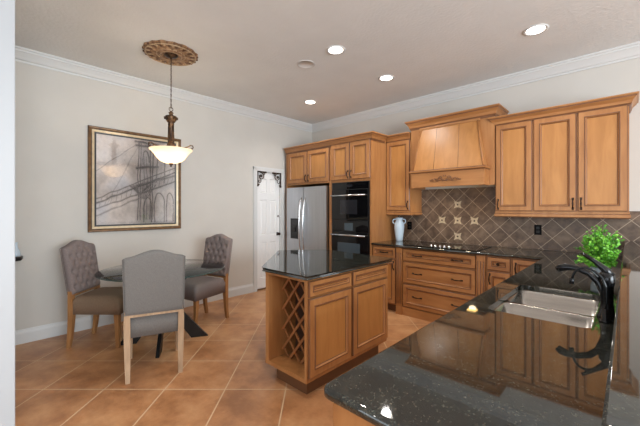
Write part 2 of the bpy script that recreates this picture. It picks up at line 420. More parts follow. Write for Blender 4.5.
# ------------------------------------------------------------ cabinet helpers
def T_at(x, y, z=0, rz=0): return Matrix.Translation((x,y,z)) @ Matrix.Rotation(rz, 4, 'Z')
def front_panel(T, x0, x1, z0, z1, fr=0.055, y=0.0, grain='wood'):
    b = MB(T); W_, G, Pn = M[grain], M['glaze'], M['panel' if grain == 'wood' else 'woodh']
    rect_loops(b, x0, x1, z0, z1, [(0,y,G),(0,y-0.014,G),(0.006,y-0.020,W_),(fr,y-0.020,G),(fr+0.003,y-0.025,G),(fr+0.010,y-0.024,W_),(fr+0.016,y-0.013,G),(fr+0.021,y-0.009,Pn)], None)
    b.add([(x0,y,z0),(x1,y,z0),(x1,y,z1),(x0,y,z1)], [[3,2,1,0]], W_)
    return b
def pull_v(T, x, z, L=0.10, y=-0.02):
    b = MB(T); b.tube([(x,y,z-L/2),(x,y-0.012,z-L/2+0.008),(x,y-0.028,z-L/4),(x,y-0.030,z),(x,y-0.028,z+L/4),(x,y-0.012,z+L/2-0.008),(x,y,z+L/2)], [0.008,0.006,0.0055,0.008,0.0055,0.006,0.008], M['dark'], 8)
    b.box((x-0.009,y-0.004,z-L/2-0.012),(x+0.009,y,z-L/2+0.014), M['dark'], 0.002); b.box((x-0.009,y-0.004,z+L/2-0.014),(x+0.009,y,z+L/2+0.012), M['dark'], 0.002)
    return b
def pull_h(T, x, z, L=0.11, y=-0.02):
    b = MB(T); b.tube([(x-L/2,y,z),(x-L/2+0.008,y-0.012,z),(x-L/4,y-0.028,z),(x,y-0.030,z),(x+L/4,y-0.028,z),(x+L/2-0.008,y-0.012,z),(x+L/2,y,z)], [0.008,0.006,0.0055,0.008,0.0055,0.006,0.008], M['dark'], 8)
    b.box((x-L/2-0.012,y-0.004,z-0.009),(x-L/2+0.014,y,z+0.009), M['dark'], 0.002); b.box((x+L/2-0.014,y-0.004,z-0.009),(x+L/2+0.012,y,z+0.009), M['dark'], 0.002)
    return b
def knob(T, x, z, y=-0.02):
    b = MB(T); b.lathe([(0.007,0),(0.006,0.012),(0.015,0.018),(0.016,0.024),(0.008,0.03)], (0,0,0), M['dark'], 12, Matrix.Translation((x,y,z)) @ Matrix.Rotation(PI/2,4,'X'))
    return b
def add_front(root, kind, T, x0, x1, z0, z1, fr=0.055, pulls=(), grain=None):
    d = front_panel(T, x0, x1, z0, z1, fr, grain=grain or ('wood' if kind == 'door' else 'woodh')).build(kind, root)
    for p in pulls:
        if p[0] == 'v': sub(pull_v(T, p[1], p[2]), 'handle', d)
        elif p[0] == 'h': sub(pull_h(T, p[1], p[2]), 'handle', d)
        else: sub(knob(T, p[1], p[2]), 'knob', d)
    return d
def cab_crown(z, s=1.0):   # profile at top of cabinets, z = top
    return [(0,z),(0,z-0.105*s),(0.008,z-0.105*s),(0.012,z-0.090*s),(0.018,z-0.080*s),(0.026,z-0.055*s),(0.044,z-0.034*s),(0.052,z-0.028*s),(0.054,z-0.018*s),(0.066,z-0.012*s),(0.066,z)]
def crown_mat(j): return M['glaze'] if j in (1,2,3,7) else M['woodh']

# ------------------------------------------------------------ fridge surround with cupboards above
FY = -0.72
TF = T_at(0, FY)
r = thing('fridge_cabinet', 'tall maple surround with two cupboard doors above the stainless fridge', 'cabinet', (0.62,-0.36,0))
b = MB(); b.box((0.075,0,0),(0.115,FY,2.37), M['wood']); b.box((1.10,0,0),(1.135,FY,2.37), M['wood'])
b.box((0.115,0,1.775),(1.10,FY,2.37), M['wood']); b.box((0.115,0,0),(1.10,-0.01,1.775), M['inner'])
b.build('carcass', r)
add_front(r, 'door', TF, 0.135, 0.615, 1.80, 2.325, 0.06, [('v',0.588,1.875)])
add_front(r, 'door', TF, 0.625, 1.105, 1.80, 2.325, 0.06, [('v',0.652,1.875)])
b = MB(); b.sweep(cab_crown(2.43), [(0.075,FY),(1.1375,FY)], M['woodh'], mfun=crown_mat); b.box((0.075,0,2.37),(1.1375,FY,2.43), M['wood']); b.build('crown_moulding', r)
# oven tower
r = thing('oven_cabinet', 'tall maple oven tower with two cupboard doors above the black double oven', 'cabinet', (1.51,-0.36,0))
b = MB(); b.box((1.14,0,0.10),(1.18,FY,2.37), M['wood']); b.box((1.855,0,0),(1.885,FY,2.37), M['wood'])
b.box((1.18,0,1.765),(1.855,FY,2.37), M['wood']); b.box((1.18,0,0.10),(1.855,FY,0.40), M['wood']); b.box((1.14,-0.05,0),(1.855,FY+0.07,0.10), M['toe'])
b.box((1.18,0,0.40),(1.855,-0.01,1.765), M['inner'])
b.build('carcass', r)
add_front(r, 'door', TF, 1.150, 1.508, 1.80, 2.345, 0.06, [('v',1.482,1.875)])
add_front(r, 'door', TF, 1.516, 1.872, 1.80, 2.345, 0.06, [('v',1.542,1.875)])
add_front(r, 'drawer', TF, 1.17, 1.865, 0.13, 0.38, 0.05, [('h',1.5,0.255)])
b = MB(); b.sweep(cab_crown(2.43), [(1.1375,FY),(1.885,FY),(1.885,-0.33-0.07)], M['woodh'], mfun=crown_mat); b.box((1.1375,0,2.37),(1.885,FY,2.43), M['wood']); b.build('crown_moulding', r)

# ------------------------------------------------------------ fridge
r = thing('refrigerator', 'stainless side-by-side refrigerator with ice dispenser in the left door', 'refrigerator', (0.6,-0.4,0))
b = MB(); b.box((0.135,-0.03,0.02),(1.080,-0.70,1.715), M['black'], 0.005); b.box((0.15,-0.06,0),(1.06,-0.66,0.03), M['black']); b.build('body', r)
for nm, x0, x1 in (('freezer_door',0.135,0.560),('fridge_door',0.568,1.080)):
    b = MB(); b.box((x0,-0.705,0.09),(x1,-0.765,1.73), M['steel'], 0.010); d = b.build(nm, r)
    hx = 0.520 if nm == 'freezer_door' else 0.610
    b = MB(); pts = []
    for i in range(15):
        t = i/14; zz = 0.62+t*0.93; yy = -0.775-0.055*math.sin(PI*t)**0.5 if 0 < t < 1 else -0.765
        pts.append((hx, yy, zz))
    b.tube(pts, 0.014, M['chrome'], 10); sub(b, 'handle', d)
    if nm == 'freezer_door':
        b = MB(); b.box((0.245,-0.760,0.86),(0.430,-0.772,1.205), M['black'], 0.004)
        b.box((0.262,-0.766,0.885),(0.413,-0.776,1.07), M['blackglass']); b.box((0.30,-0.768,0.98),(0.37,-0.79,1.06), M['black'], 0.004)
        b.box((0.262,-0.766,1.09),(0.413,-0.775,1.185), M['slate2']); sub(b, 'dispenser', d)
b = MB(); b.box((0.15,-0.66,0.02),(1.06,-0.71,0.085), M['black']); b.build('kick_grille', r)

# ------------------------------------------------------------ double oven
r = thing('double_oven', 'black glass double wall oven with two satin bar handles', 'oven', (1.51,-0.4,0.4))
b = MB(); b.box((1.185,-0.03,0.405),(1.85,-0.715,1.76), M['black']); b.box((1.165,-0.722,0.40),(1.862,-0.734,1.762), M['black'], 0.003); b.build('body', r)
b = MB(); b.box((1.18,-0.734,1.655),(1.85,-0.746,1.755), M['blackglass'], 0.003); b.box((1.46,-0.744,1.69),(1.57,-0.748,1.725), M['slate2']); b.build('upper_control_panel', r)
b = MB(); b.box((1.18,-0.734,1.215),(1.85,-0.756,1.648), M['blackglass'], 0.004); d = b.build('oven_door', r)
b = MB(); b.box((1.35,-0.754,1.29),(1.665,-0.758,1.50), M['slate2']); sub(b, 'window', d)
def oven_handle(z):
    b = MB(); b.tube([(1.20,-0.80,z),(1.83,-0.80,z)], 0.012, M['chrome'], 12)
    for x in (1.23,1.80): b.tube([(x,-0.75,z),(x,-0.80,z)], 0.009, M['chrome'], 8)
    return b
sub(oven_handle(1.565), 'handle', d)
b = MB(); b.box((1.18,-0.734,1.03),(1.85,-0.746,1.205), M['blackglass'], 0.003); b.box((1.425,-0.744,1.05),(1.58,-0.748,1.16), M['slate']); b.build('lower_control_panel', r)
b = MB(); b.box((1.18,-0.734,0.41),(1.85,-0.756,1.022), M['blackglass'], 0.004); d = b.build('oven_door', r)
b = MB(); b.box((1.30,-0.754,0.52),(1.715,-0.758,0.87), M['slate']); sub(b, 'window', d)
sub(oven_handle(0.985), 'handle', d)

# ------------------------------------------------------------ wall cabinets
UY = -0.33; TU = T_at(0, UY)
rail = lambda z: [(0,z+0.055),(0,z),(-0.010,z),(-0.016,z-0.0),(0.008,z),(0.010,z+0.012),(0.010,z+0.038),(0.002,z+0.05)]
def light_rail(r, path, z):
    b = MB(); b.sweep([(-0.02,z+0.06),(-0.02,z),(0.004,z),(0.010,z+0.010),(0.010,z+0.036),(0.004,z+0.044),(0.004,z+0.06)], path, M['wood'], mfun=lambda j: M['glaze'] if j in (2,4) else M['wood']); b.build('light_rail', r)
r = thing('wall_cabinet', 'single-door maple wall cabinet between oven tower and range hood', 'cabinet', (2.07,-0.16,1.28), group='maple wall cabinets')
b = MB(); b.box((1.888,0,1.33),(2.275,UY,2.36), M['wood']); b.build('carcass', r)
add_front(r, 'door', TU, 1.895, 2.262, 1.345, 2.335, 0.05, [('v',2.235,1.42)])
light_rail(r, [(1.888,UY),(2.275,UY),(2.275,0)], 1.275)
b = MB(); b.sweep(cab_crown(2.43), [(1.888,UY),(2.275,UY)], M['woodh'], mfun=crown_mat); b.box((1.888,0,2.35),(2.275,UY,2.43), M['wood']); b.build('crown_moulding', r)
r = thing('wall_cabinet', 'three-door maple wall cabinet on the right of the range hood', 'cabinet', (3.9,-0.16,1.28), group='maple wall cabinets')
b = MB(); b.box((3.348,0,1.33),(4.475,UY,2.36), M['wood']); b.build('carcass', r)
add_front(r, 'door', TU, 3.355, 3.712, 1.345, 2.33, 0.05, [('v',3.382,1.42)])
add_front(r, 'door', TU, 3.728, 4.090, 1.345, 2.33, 0.05, [('v',4.064,1.42)])
add_front(r, 'door', TU, 4.103, 4.465, 1.345, 2.33, 0.05, [('v',4.129,1.42)])
light_rail(r, [(3.348,0),(3.348,UY),(4.475,UY),(4.475,0)], 1.275)
b = MB(); b.sweep(cab_crown(2.425), [(3.348,0),(3.348,UY),(4.475,UY),(4.475,0)], M['woodh'], mfun=crown_mat); b.box((3.348,0,2.35),(4.475,UY,2.425), M['wood']); b.build('crown_moulding', r)

# ------------------------------------------------------------ range hood
r = thing('range_hood', 'maple range hood with tapered three-panel canopy and carved scroll', 'range hood', (2.82,-0.2,1.64))
HY = -0.35
b = MB(); b.box((2.29,0,1.72),(3.345,HY+0.02,2.52), M['wood']); b.box((2.29,0,1.65),(2.33,HY+0.02,1.72), M['wood']); b.box((3.305,0,1.65),(3.345,HY+0.02,1.72), M['wood'])
b.box((2.29,HY+0.02,1.65),(2.44,HY,2.52), M['wood']); b.box((3.17,HY+0.02,1.65),(3.345,HY,2.52), M['wood']); b.box((2.44,HY+0.02,2.43),(3.17,HY,2.52), M['wood']); b.box((2.44,HY+0.02,1.72),(3.17,HY,1.85), M['wood'])
b.build('back_frame', r)
# canopy : 3 boards, tapering and leaning back
BY = -0.53
top = [2.445,2.665,2.945,3.165]; bot = [2.40,2.675,2.98,3.265]
b = MB()
z0, z1 = 1.865, 2.43; yb, yt = BY+0.03, HY-0.012
for i in range(3):
    g = 0.002
    b.add([(bot[i]+g,yb,z0),(bot[i+1]-g,yb,z0),(top[i+1]-g,yt,z1),(top[i]+g,yt,z1),(bot[i]+g,yb+0.03,z0),(bot[i+1]-g,yb+0.03,z0),(top[i+1]-g,yt+0.01,z1),(top[i]+g,yt+0.01,z1)],
          [[0,1,2,3],[4,7,6,5],[0,3,7,4],[1,5,6,2],[3,2,6,7],[0,4,5,1]], M['panel'])
for k_ in (0,3):   # corner beads
    b.tube([(bot[k_],yb-0.002,z0),(top[k_],yt-0.002,z1)], 0.009, M['wood'], 8)
for k_ in (1,2): b.tube([(bot[k_],yb+0.003,z0),(top[k_],yt+0.003,z1)], 0.0045, M['glaze'], 6)
for xb, xt in ((bot[0],top[0]),(bot[3],top[3])):
    b.add([(xb,yb,z0),(xt,yt,z1),(xt,HY,z1),(xb,HY,z0)], [[0,1,2,3]], M['wood'])
b.build('canopy', r)
b = MB(); b.box((2.385,BY+0.022,1.645),(3.285,BY,1.83), M['woodh'], 0.002); b.box((2.385,HY,1.645),(2.407,BY+0.022,1.83), M['woodh']); b.box((3.263,HY,1.645),(3.285,BY+0.022,1.83), M['woodh'])
b.build('apron', r)
b = MB(); b.sweep([(-0.02,1.825),(0.004,1.825),(0.012,1.836),(0.022,1.842),(0.022,1.854),(0.010,1.866),(-0.02,1.870)], [(2.385,HY),(2.385,BY),(3.285,BY),(3.285,HY)], M['woodh'], mfun=lambda j: M['glaze'] if j in (1,4) else M['woodh'])
b.box((2.39,HY,1.83),(3.28,BY,1.866), M['wood']); b.build('ledge_moulding', r)
b = MB(); b.sweep(cab_crown(2.565,1.15), [(2.29,0),(2.29,HY),(3.345,HY),(3.345,0)], M['woodh'], mfun=crown_mat); b.box((2.29,0,2.5),(3.345,HY,2.575), M['wood'])
b.box((2.42,HY,2.425),(3.19,HY-0.022,2.452), M['woodh'], 0.004); b.build('crown_moulding', r)
b = MB()   # carved scroll
cx, cz, cy = 2.835, 1.735, BY-0.004
for sg in (-1, 1):
    for (u0, v0, r0, a0, a1, q) in ((0.05,0.018,0.024,-0.5,5.0,0.006),(0.10,0.0,0.020,2.5,8.0,0.0055),(0.155,-0.008,0.015,-0.5,4.6,0.005),(0.025,-0.014,0.016,1,6,0.005)):
        pts = [(cx+sg*(u0+(r0*(1-0.65*i/16))*math.cos(a0+(a1-a0)*i/16)), cy-0.003, cz+v0+(r0*(1-0.65*i/16))*math.sin(a0+(a1-a0)*i/16)) for i in range(17)]
        b.tube(pts, q, M['glaze'], 6)
    b.tube([(cx+sg*x, cy-0.002, cz-0.020+0.012*math.sin(x*40)) for x in [0.01*i for i in range(0,21)]], [0.007*(1-i/24) for i in range(21)], M['glaze'], 6)
    for (u, v, ln, an) in ((0.07,0.02,0.03,0.6),(0.125,0.008,0.03,0.3),(0.185,-0.012,0.03,0.0),(0.012,0.042,0.026,1.2)):
        b.lathe([(0.001,-ln/2),(0.007,-ln/5),(0.006,ln/5),(0.001,ln/2)], (0,0,0), M['glaze'], 8, Matrix.Translation((cx+sg*u,cy-0.003,cz+v)) @ Matrix.Rotation(sg*(PI/2-an),4,'Y'))
b.build('carved_scroll', r)
b = MB(); b.box((2.42,-0.03,1.700),(3.25,-0.50,1.710), M['steel']); hl = b.build('filter_plate', r)
for x in (2.62,3.05):
    b = MB(); b.box((x-0.05,-0.16,1.692),(x+0.05,-0.26,1.6995), M['hoodlamp'], 0.002); b.build('hood_light', r)
    d = bpy.data.lights.new('hood_spot', 'SPOT'); d.energy = 9; d.color = (1,0.78,0.5); d.spot_size = math.radians(130); d.spot_blend = 0.8; d.shadow_soft_size = 0.04; d.specular_factor = 0.3
    o = bpy.data.objects.new('hood_spot', d); C.objects.link(o); o.location = (x,-0.2,1.685); o.rotation_euler = (math.radians(-14),0,0)

# ------------------------------------------------------------ backsplash
r = thing('tile_backsplash', 'brown diagonal tile backsplash with cream accents along the back wall', 'backsplash', (3.2,0,CT))
b = MB(); b.box((1.887,0,CT),(5.3,-0.010,1.345), M['splash']); b.box((2.276,0,1.345),(3.347,-0.010,1.648), M['splash'])
b.build('tiling', r)
for (i, j) in ((0,2),(0,4),(-2,2),(2,2),(0,0)):
    x, z = 2.796+0.1075*i, 0.995+0.1075*j
    b = MB(); n = 40; pts = []
    hw = 0.052
    for k_ in range(4):    # concave-sided square
        a0 = k_*PI/2
        for t in range(10):
            u = -hw+2*hw*t/10; v = -(hw-0.016*math.cos(u/hw*PI/2))
            pts.append((u*math.cos(a0)-v*math.sin(a0), u*math.sin(a0)+v*math.cos(a0)))
    TT = Matrix.Translation((x,-0.010,z)) @ Matrix.Rotation(PI/2,4,'X')
    b.prism(pts, 0.0, 0.003, M['cream'], TT)
    b.lathe([(0.012,0.003),(0.012,0.0045),(0.001,0.005)], (0,0,0), M['soil'], 12, TT)
    b.build('accent_tile', r)
def outlet(x, z, lab):
    b = MB(); b.box((x-0.036,-0.0105,z-0.058),(x+0.036,-0.016,z+0.058), M['outlet'], 0.002)
    for dz in (-0.022,0.022): b.box((x-0.016,-0.016,z+dz-0.014),(x+0.016,-0.0185,z+dz+0.014), M['black'], 0.001)
    tag(centre(b.build('wall_outlet')), lab, 'outlet', 'black wall outlets')
outlet(2.085, 1.115, 'black outlet on the backsplash beside the pale blue vase')
outlet(3.71, 1.125, 'black outlet on the backsplash under the three-door wall cabinet')

# ------------------------------------------------------------ base cabinets along back wall
BF = -0.69; TB = T_at(0, BF)
def carcass(r, x0, x1, y=BF, z1=0.868, toe=True):
    b = MB(); b.box((x0,-0.012,0.0 if not toe else 0.10),(x1,y,z1), M['wood'])
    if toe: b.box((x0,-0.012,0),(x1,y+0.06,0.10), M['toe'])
    b.build('carcass', r)
def pilaster(r, x0, x1):
    b = MB(); b.box((x0,BF,0),(x1,BF-0.028,0.866), M['wood'], 0.003)
    n = 3
    for i in range(n):
        x = x0+(x1-x0)*(i+0.5)/n; b.tube([(x,BF-0.029,0.14),(x,BF-0.029,0.80)], 0.006, M['glaze'], 6)
    b.box((x0-0.004,BF,0),(x1+0.004,BF-0.034,0.10), M['wood'], 0.003); b.build('pilaster', r)
r = thing('base_cabinet', 'narrow base cabinet with drawer over door beside the oven tower', 'cabinet', (2.075,-0.35,0), group='base cabinets under the back counter')
carcass(r, 1.888, 2.265)
add_front(r, 'drawer', TB, 1.90, 2.255, 0.715, 0.855, 0.035, [('h',2.08,0.785)])
add_front(r, 'door', TB, 1.90, 2.255, 0.115, 0.70, 0.05, [('v',2.228,0.62)])
r = thing('base_cabinet', 'wide base cabinet of three deep drawers beneath the cooktop', 'cabinet', (2.81,-0.35,0), group='base cabinets under the back counter')
carcass(r, 2.268, 3.355, toe=False)
pilaster(r, 2.272, 2.352); pilaster(r, 3.262, 3.350)
for z0, z1 in ((0.705,0.855),(0.42,0.69),(0.115,0.405)):
    add_front(r, 'drawer', TB, 2.362, 3.252, z0, z1, 0.045, [('h',2.56,(z0+z1)/2),('h',3.05,(z0+z1)/2)])
b = MB(); b.box((2.352,BF,0),(3.262,BF-0.018,0.105), M['woodh'], 0.003); b.build('base_rail', r)
r = thing('base_cabinet', 'base cabinet with small knobbed drawer right of the cooktop', 'cabinet', (3.47,-0.35,0), group='base cabinets under the back counter')
carcass(r, 3.357, 3.598)
add_front(r, 'drawer', TB, 3.368, 3.590, 0.715, 0.855, 0.040, [('k',3.479,0.785)])
add_front(r, 'door', TB, 3.368, 3.590, 0.115, 0.70, 0.045, [('v',3.395,0.62)])
r = thing('base_cabinet', 'corner base cabinet with a full-height door by the peninsula', 'cabinet', (4.0,-0.35,0), group='base cabinets under the back counter')
carcass(r, 3.60, 4.44)
add_front(r, 'door', TB, 3.608, 3.88, 0.115, 0.855, 0.045, [('v',3.64,0.76)])

# ------------------------------------------------------------ worktop (back run + sink peninsula, one slab with a sink cut-out)
def slab_from_outline(b, outer, hole, z0, z1, m, r=0.012):
    """triangulated slab with rounded edge"""
    bm = bmesh.new()
    def ring(pts, z, closed=True):
        vs = [bm.verts.new((p[0],p[1],z)) for p in pts]
        return vs, [bm.edges.new((vs[i],vs[(i+1)%len(vs)])) for i in range(len(vs))]
    def offs(pts, d):
        out = []; n = len(pts)
        for i in range(n):
            a, c_, e = Vector(pts[i-1]), Vector(pts[i]), Vector(pts[(i+1)%n])
            n0 = (c_-a).normalized(); n1 = (e-c_).normalized()
            n0 = Vector((n0.y,-n0.x)); n1 = Vector((n1.y,-n1.x)); mm = (n0+n1).normalized(); mm /= max(0.4, mm.dot(n0))
            out.append(tuple(c_-mm*d))
        return out
    inn = offs(outer, r)
    layers = [(offs(outer, r), z1), (offs(outer, r*0.3), z1-r*0.3), (outer, z1-r), (outer, z0+r*0.6), (offs(outer, r*0.6), z0)]
    for (pa, za), (pb, zb) in zip(layers, layers[1:]):
        n = len(pa); b.add([(p[0],p[1],za) for p in pa]+[(p[0],p[1],zb) for p in pb], [[i,(i+1)%n,n+(i+1)%n,n+i] for i in range(n)], m, True)
    for z, pts in ((z1, inn), (z0, layers[-1][0])):
        t = bmesh.new(); vs = [t.verts.new((p[0],p[1],z)) for p in pts]; es = [t.edges.new((vs[i],vs[(i+1)%len(vs)])) for i in range(len(vs))]
        if hole:
            hs = [t.verts.new((p[0],p[1],z)) for p in hole]; es += [t.edges.new((hs[i],hs[(i+1)%len(hs)])) for i in range(len(hs))]
        bmesh.ops.triangle_fill(t, use_beauty=True, use_dissolve=False, edges=es)
        t.verts.index_update(); b.add([v.co.copy() for v in t.verts], [[v.index for v in f.verts] for f in t.faces], m); t.free()
    if hole:
        n = len(hole); b.add([(p[0],p[1],z1) for p in hole]+[(p[0],p[1],z0) for p in hole], [[i,(i+1)%n,n+(i+1)%n,n+i] for i in range(n)], m)
    bm.free()
def rrect(x0, x1, y0, y1, r, n=5):
    pts = []
    for (cx, cy, a) in ((x1-r,y0+r,-PI/2),(x1-r,y1-r,0),(x0+r,y1-r,PI/2),(x0+r,y0+r,PI)):
        for i in range(n+1):
            t = a+PI/2*i/n; pts.append((cx+r*math.cos(t), cy+r*math.sin(t)))
    return pts
SX0, SX1, SY0, SY1 = 3.985, 4.365, -2.83, -2.15
b = MB()
PX, PYE = 3.872, -3.848
rc = [(PX+0.035-0.035*math.sin(a), PYE+0.035-0.035*math.cos(a)) for a in [PI/2*(1-i/5) for i in range(6)]]
outer = [(1.887,-0.012),(1.887,-0.73),(2.262,-0.73),(2.275,-0.752),(3.345,-0.752),(3.358,-0.73),(PX,-0.73)] + rc + [(4.445,PYE),(4.445,-0.012)]
slab_from_outline(b, outer, rrect(SX0,SX1,SY0,SY1,0.04), 0.869, CT, M['granite'])
ctr = b.build('worktop'); tag(centre(ctr), 'dark speckled granite worktop running from the oven tower around to the sink peninsula', 'countertop')
# sink
r = thing('kitchen_sink', 'stainless double-bowl undermount sink in the peninsula worktop', 'sink', (4.175,-2.49,0.70))
def basin(x0, x1, y0, y1, zt, zb):
    b = MB(); R0 = rrect(x0,x1,y0,y1,0.035); R1 = rrect(x0+0.008,x1-0.008,y0+0.008,y1-0.008,0.04); R2 = rrect(x0+0.03,x1-0.03,y0+0.03,y1-0.03,0.05)
    L = [(rrect(x0-0.012,x1+0.012,y0-0.012,y1+0.012,0.04),zt),(R0,zt),(R1,zb+0.03),(R2,zb)]
    for (pa,za),(pb,zb_) in zip(L, L[1:]):
        n = len(pa); b.add([(p[0],p[1],za) for p in pa]+[(p[0],p[1],zb_) for p in pb], [[i,(i+1)%n,n+(i+1)%n,n+i] for i in range(n)], M['sink'], True)
    b.add([(p[0],p[1],zb) for p in R2], [list(range(len(R2)))], M['sink'])
    return b
b = basin(SX0+0.004, SX1-0.004, -2.490, SY1-0.004, 0.866, 0.67); bo = b.build('far_bowl', r)
b = MB(); b.lathe([(0.045,0.001),(0.042,0.004),(0.028,0.003),(0.024,-0.004)], (4.175,-2.32,0.671), M['chrome'], 20); sub(b, 'drain', bo)
b = basin(SX0+0.004, SX1-0.004, SY0+0.004, -2.518, 0.866, 0.68); bo = b.build('near_bowl', r)
b = MB(); b.lathe([(0.045,0.001),(0.042,0.004),(0.028,0.003),(0.024,-0.004)], (4.175,-2.67,0.681), M['chrome'], 20); sub(b, 'drain', bo)
# peninsula base
r = thing('peninsula_cabinet', 'maple cabinet run carrying the sink peninsula worktop', 'cabinet', (4.18,-2.2,0))
b = MB(); t_ = 0.018
b.box((3.905,-3.815,0.10),(3.905+t_,-0.76,0.866), M['wood']); b.box((4.444-t_,-3.815,0.10),(4.444,-0.76,0.866), M['wood'])
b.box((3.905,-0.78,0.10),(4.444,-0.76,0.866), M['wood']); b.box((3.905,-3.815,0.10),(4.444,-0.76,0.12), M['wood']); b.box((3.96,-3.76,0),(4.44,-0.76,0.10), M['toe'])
b.build('carcass', r)
b = MB(); b.box((3.900,-3.822,0.0),(4.444,-3.800,0.866), M['wood'], 0.002); b.build('end_panel', r)
TPn = T_at(3.905, -3.815, 0, -PI/2)   # faces -X ; local x runs towards -Y
ys = [0.05,0.62,1.19,1.76,2.33,2.90]
TPn = Matrix.Translation((3.905,-0.80,0)) @ Matrix.Rotation(-PI/2,4,'Z')
for i in range(5):
    add_front(r, 'door', TPn, ys[i]+0.04, ys[i+1]+0.02, 0.12, 0.70, 0.05, [('v', ys[i]+0.09, 0.62)])
    add_front(r, 'drawer', TPn, ys[i]+0.04, ys[i+1]+0.02, 0.715, 0.855, 0.035, [('h',ys[i]+0.31,0.785)])
# raised bar : knee wall + granite bar top
b = MB(); b.box((4.456,-3.80,0),(4.60,-0.012,1.014), M['wall']); struct(b.build('wall_knee'))
b = MB(); b.box((4.446,-3.80,CT),(4.456,-0.012,1.014), M['granite']); tag(centre(b.build('granite_upstand')), 'dark granite upstand between sink worktop and raised bar', 'upstand')
b = MB(); slab_from_outline(b, [(4.440,-0.012),(4.440,-3.83),(4.93,-3.83),(4.93,-0.012)], None, 1.016, 1.048, M['granite'], 0.006); tag(centre(b.build('raised_bar_counter')), 'dark granite raised bar top along the right edge', 'bar top')

# cooktop
r = thing('cooktop', 'black glass cooktop with a row of silver knobs on the back counter', 'cooktop', (2.81,-0.4,CT))
b = MB(); b.box((2.36,-0.16,CT+0.0005),(3.26,-0.70,CT+0.008), M['blackglass'], 0.002); b.build('glass_plate', r)
for i in range(5):
    x = 2.715+i*0.055; b = MB(); b.lathe([(0.018,0.008),(0.018,0.012),(0.015,0.014),(0.014,0.030),(0.008,0.033)], (x,-0.645,CT), M['chrome'], 14); b.build('knob', r)
for (x, y, q) in ((2.55,-0.32,0.09),(3.05,-0.32,0.09),(2.55,-0.55,0.07),(3.1,-0.55,0.075),(2.81,-0.35,0.1)):
    b = MB(); b.lathe([(q,0.008),(q,0.0086),(q-0.004,0.0086),(q-0.004,0.008)], (x,y,CT), M['slate2'], 28, cap=False); b.build('heating_ring', r)

# vase
r = thing('handled_vase', 'pale blue two-handled vase on the back counter beside the oven tower', 'vase', (2.03,-0.22,CT))
b = MB(); b.lathe([(0.045,0.0),(0.050,0.006),(0.056,0.06),(0.068,0.15),(0.073,0.21),(0.068,0.255),(0.052,0.285),(0.046,0.30),(0.047,0.32),(0.055,0.338),(0.050,0.338),(0.040,0.31),(0.03,0.28)], (2.03,-0.22,CT+0.0005), M['vase'], 28); b.build('body', r)
for sg in (-1,1):
    b = MB(); uu = Vector((0.72,0.69,0))*sg
    pts = [Vector((2.03,-0.22,CT+0.318))+uu*0.046+Vector((0,0,0))]
    for i in range(9):
        a = math.radians(120-i*28); pts.append(Vector((2.03,-0.22,CT+0.285))+uu*(0.068+0.026*math.cos(a))+Vector((0,0,0.032*math.sin(a))))
    b.tube(pts, 0.007, M['vase'], 8); b.build('handle', r)

# ------------------------------------------------------------ taps
r = thing('kitchen_tap', 'black pull-out kitchen tap with lever behind the sink', 'tap', (4.402,-2.60,CT))
b = MB(); b.lathe([(0.034,0.0005),(0.034,0.008),(0.027,0.018),(0.022,0.06),(0.023,0.13),(0.029,0.16),(0.027,0.185),(0.015,0.20)], (4.402,-2.60,CT), M['tapblack'], 24); b.build('body', r)
b = MB(); sp = [(4.400,-2.60,0.965),(4.390,-2.60,1.008),(4.373,-2.60,1.050),(4.343,-2.598,1.082),(4.304,-2.596,1.097),(4.275,-2.595,1.100),(4.262,-2.594,1.100),(4.240,-2.592,1.094),(4.226,-2.590,1.084)]
b.tube(sp, [0.015,0.015,0.014,0.014,0.013,0.014,0.017,0.018,0.014], M['tapblack'], 14); b.build('spout', r)
b = MB(); b.tube([(4.412,-2.60,1.080),(4.395,-2.603,1.108),(4.36,-2.606,1.140),(4.318,-2.61,1.172)], [0.022,0.015,0.009,0.007], M['tapblack'], 12); b.build('lever', r)
r = thing('filter_tap', 'thin black gooseneck filter tap standing beside the kitchen tap', 'tap', (4.400,-2.68,CT))
b = MB(); b.lathe([(0.022,0.0005),(0.022,0.006),(0.013,0.014),(0.011,0.05),(0.006,0.055)], (4.400,-2.68,CT), M['tapblack'], 16); b.build('body', r)
b = MB(); b.tube([(4.400,-2.68,0.94),(4.404,-2.68,0.98),(4.405,-2.68,1.013),(4.402,-2.68,1.045),(4.390,-2.68,1.081),(4.368,-2.68,1.105),(4.350,-2.68,1.115),(4.331,-2.68,1.119),(4.314,-2.68,1.112),(4.301,-2.68,1.096),(4.293,-2.68,1.075),(4.290,-2.68,1.060)], 0.005, M['tapblack'], 10)
b.tube([(4.290,-2.68,1.066),(4.289,-2.68,1.040)], 0.009, M['tapblack'], 10); b.build('spout', r)

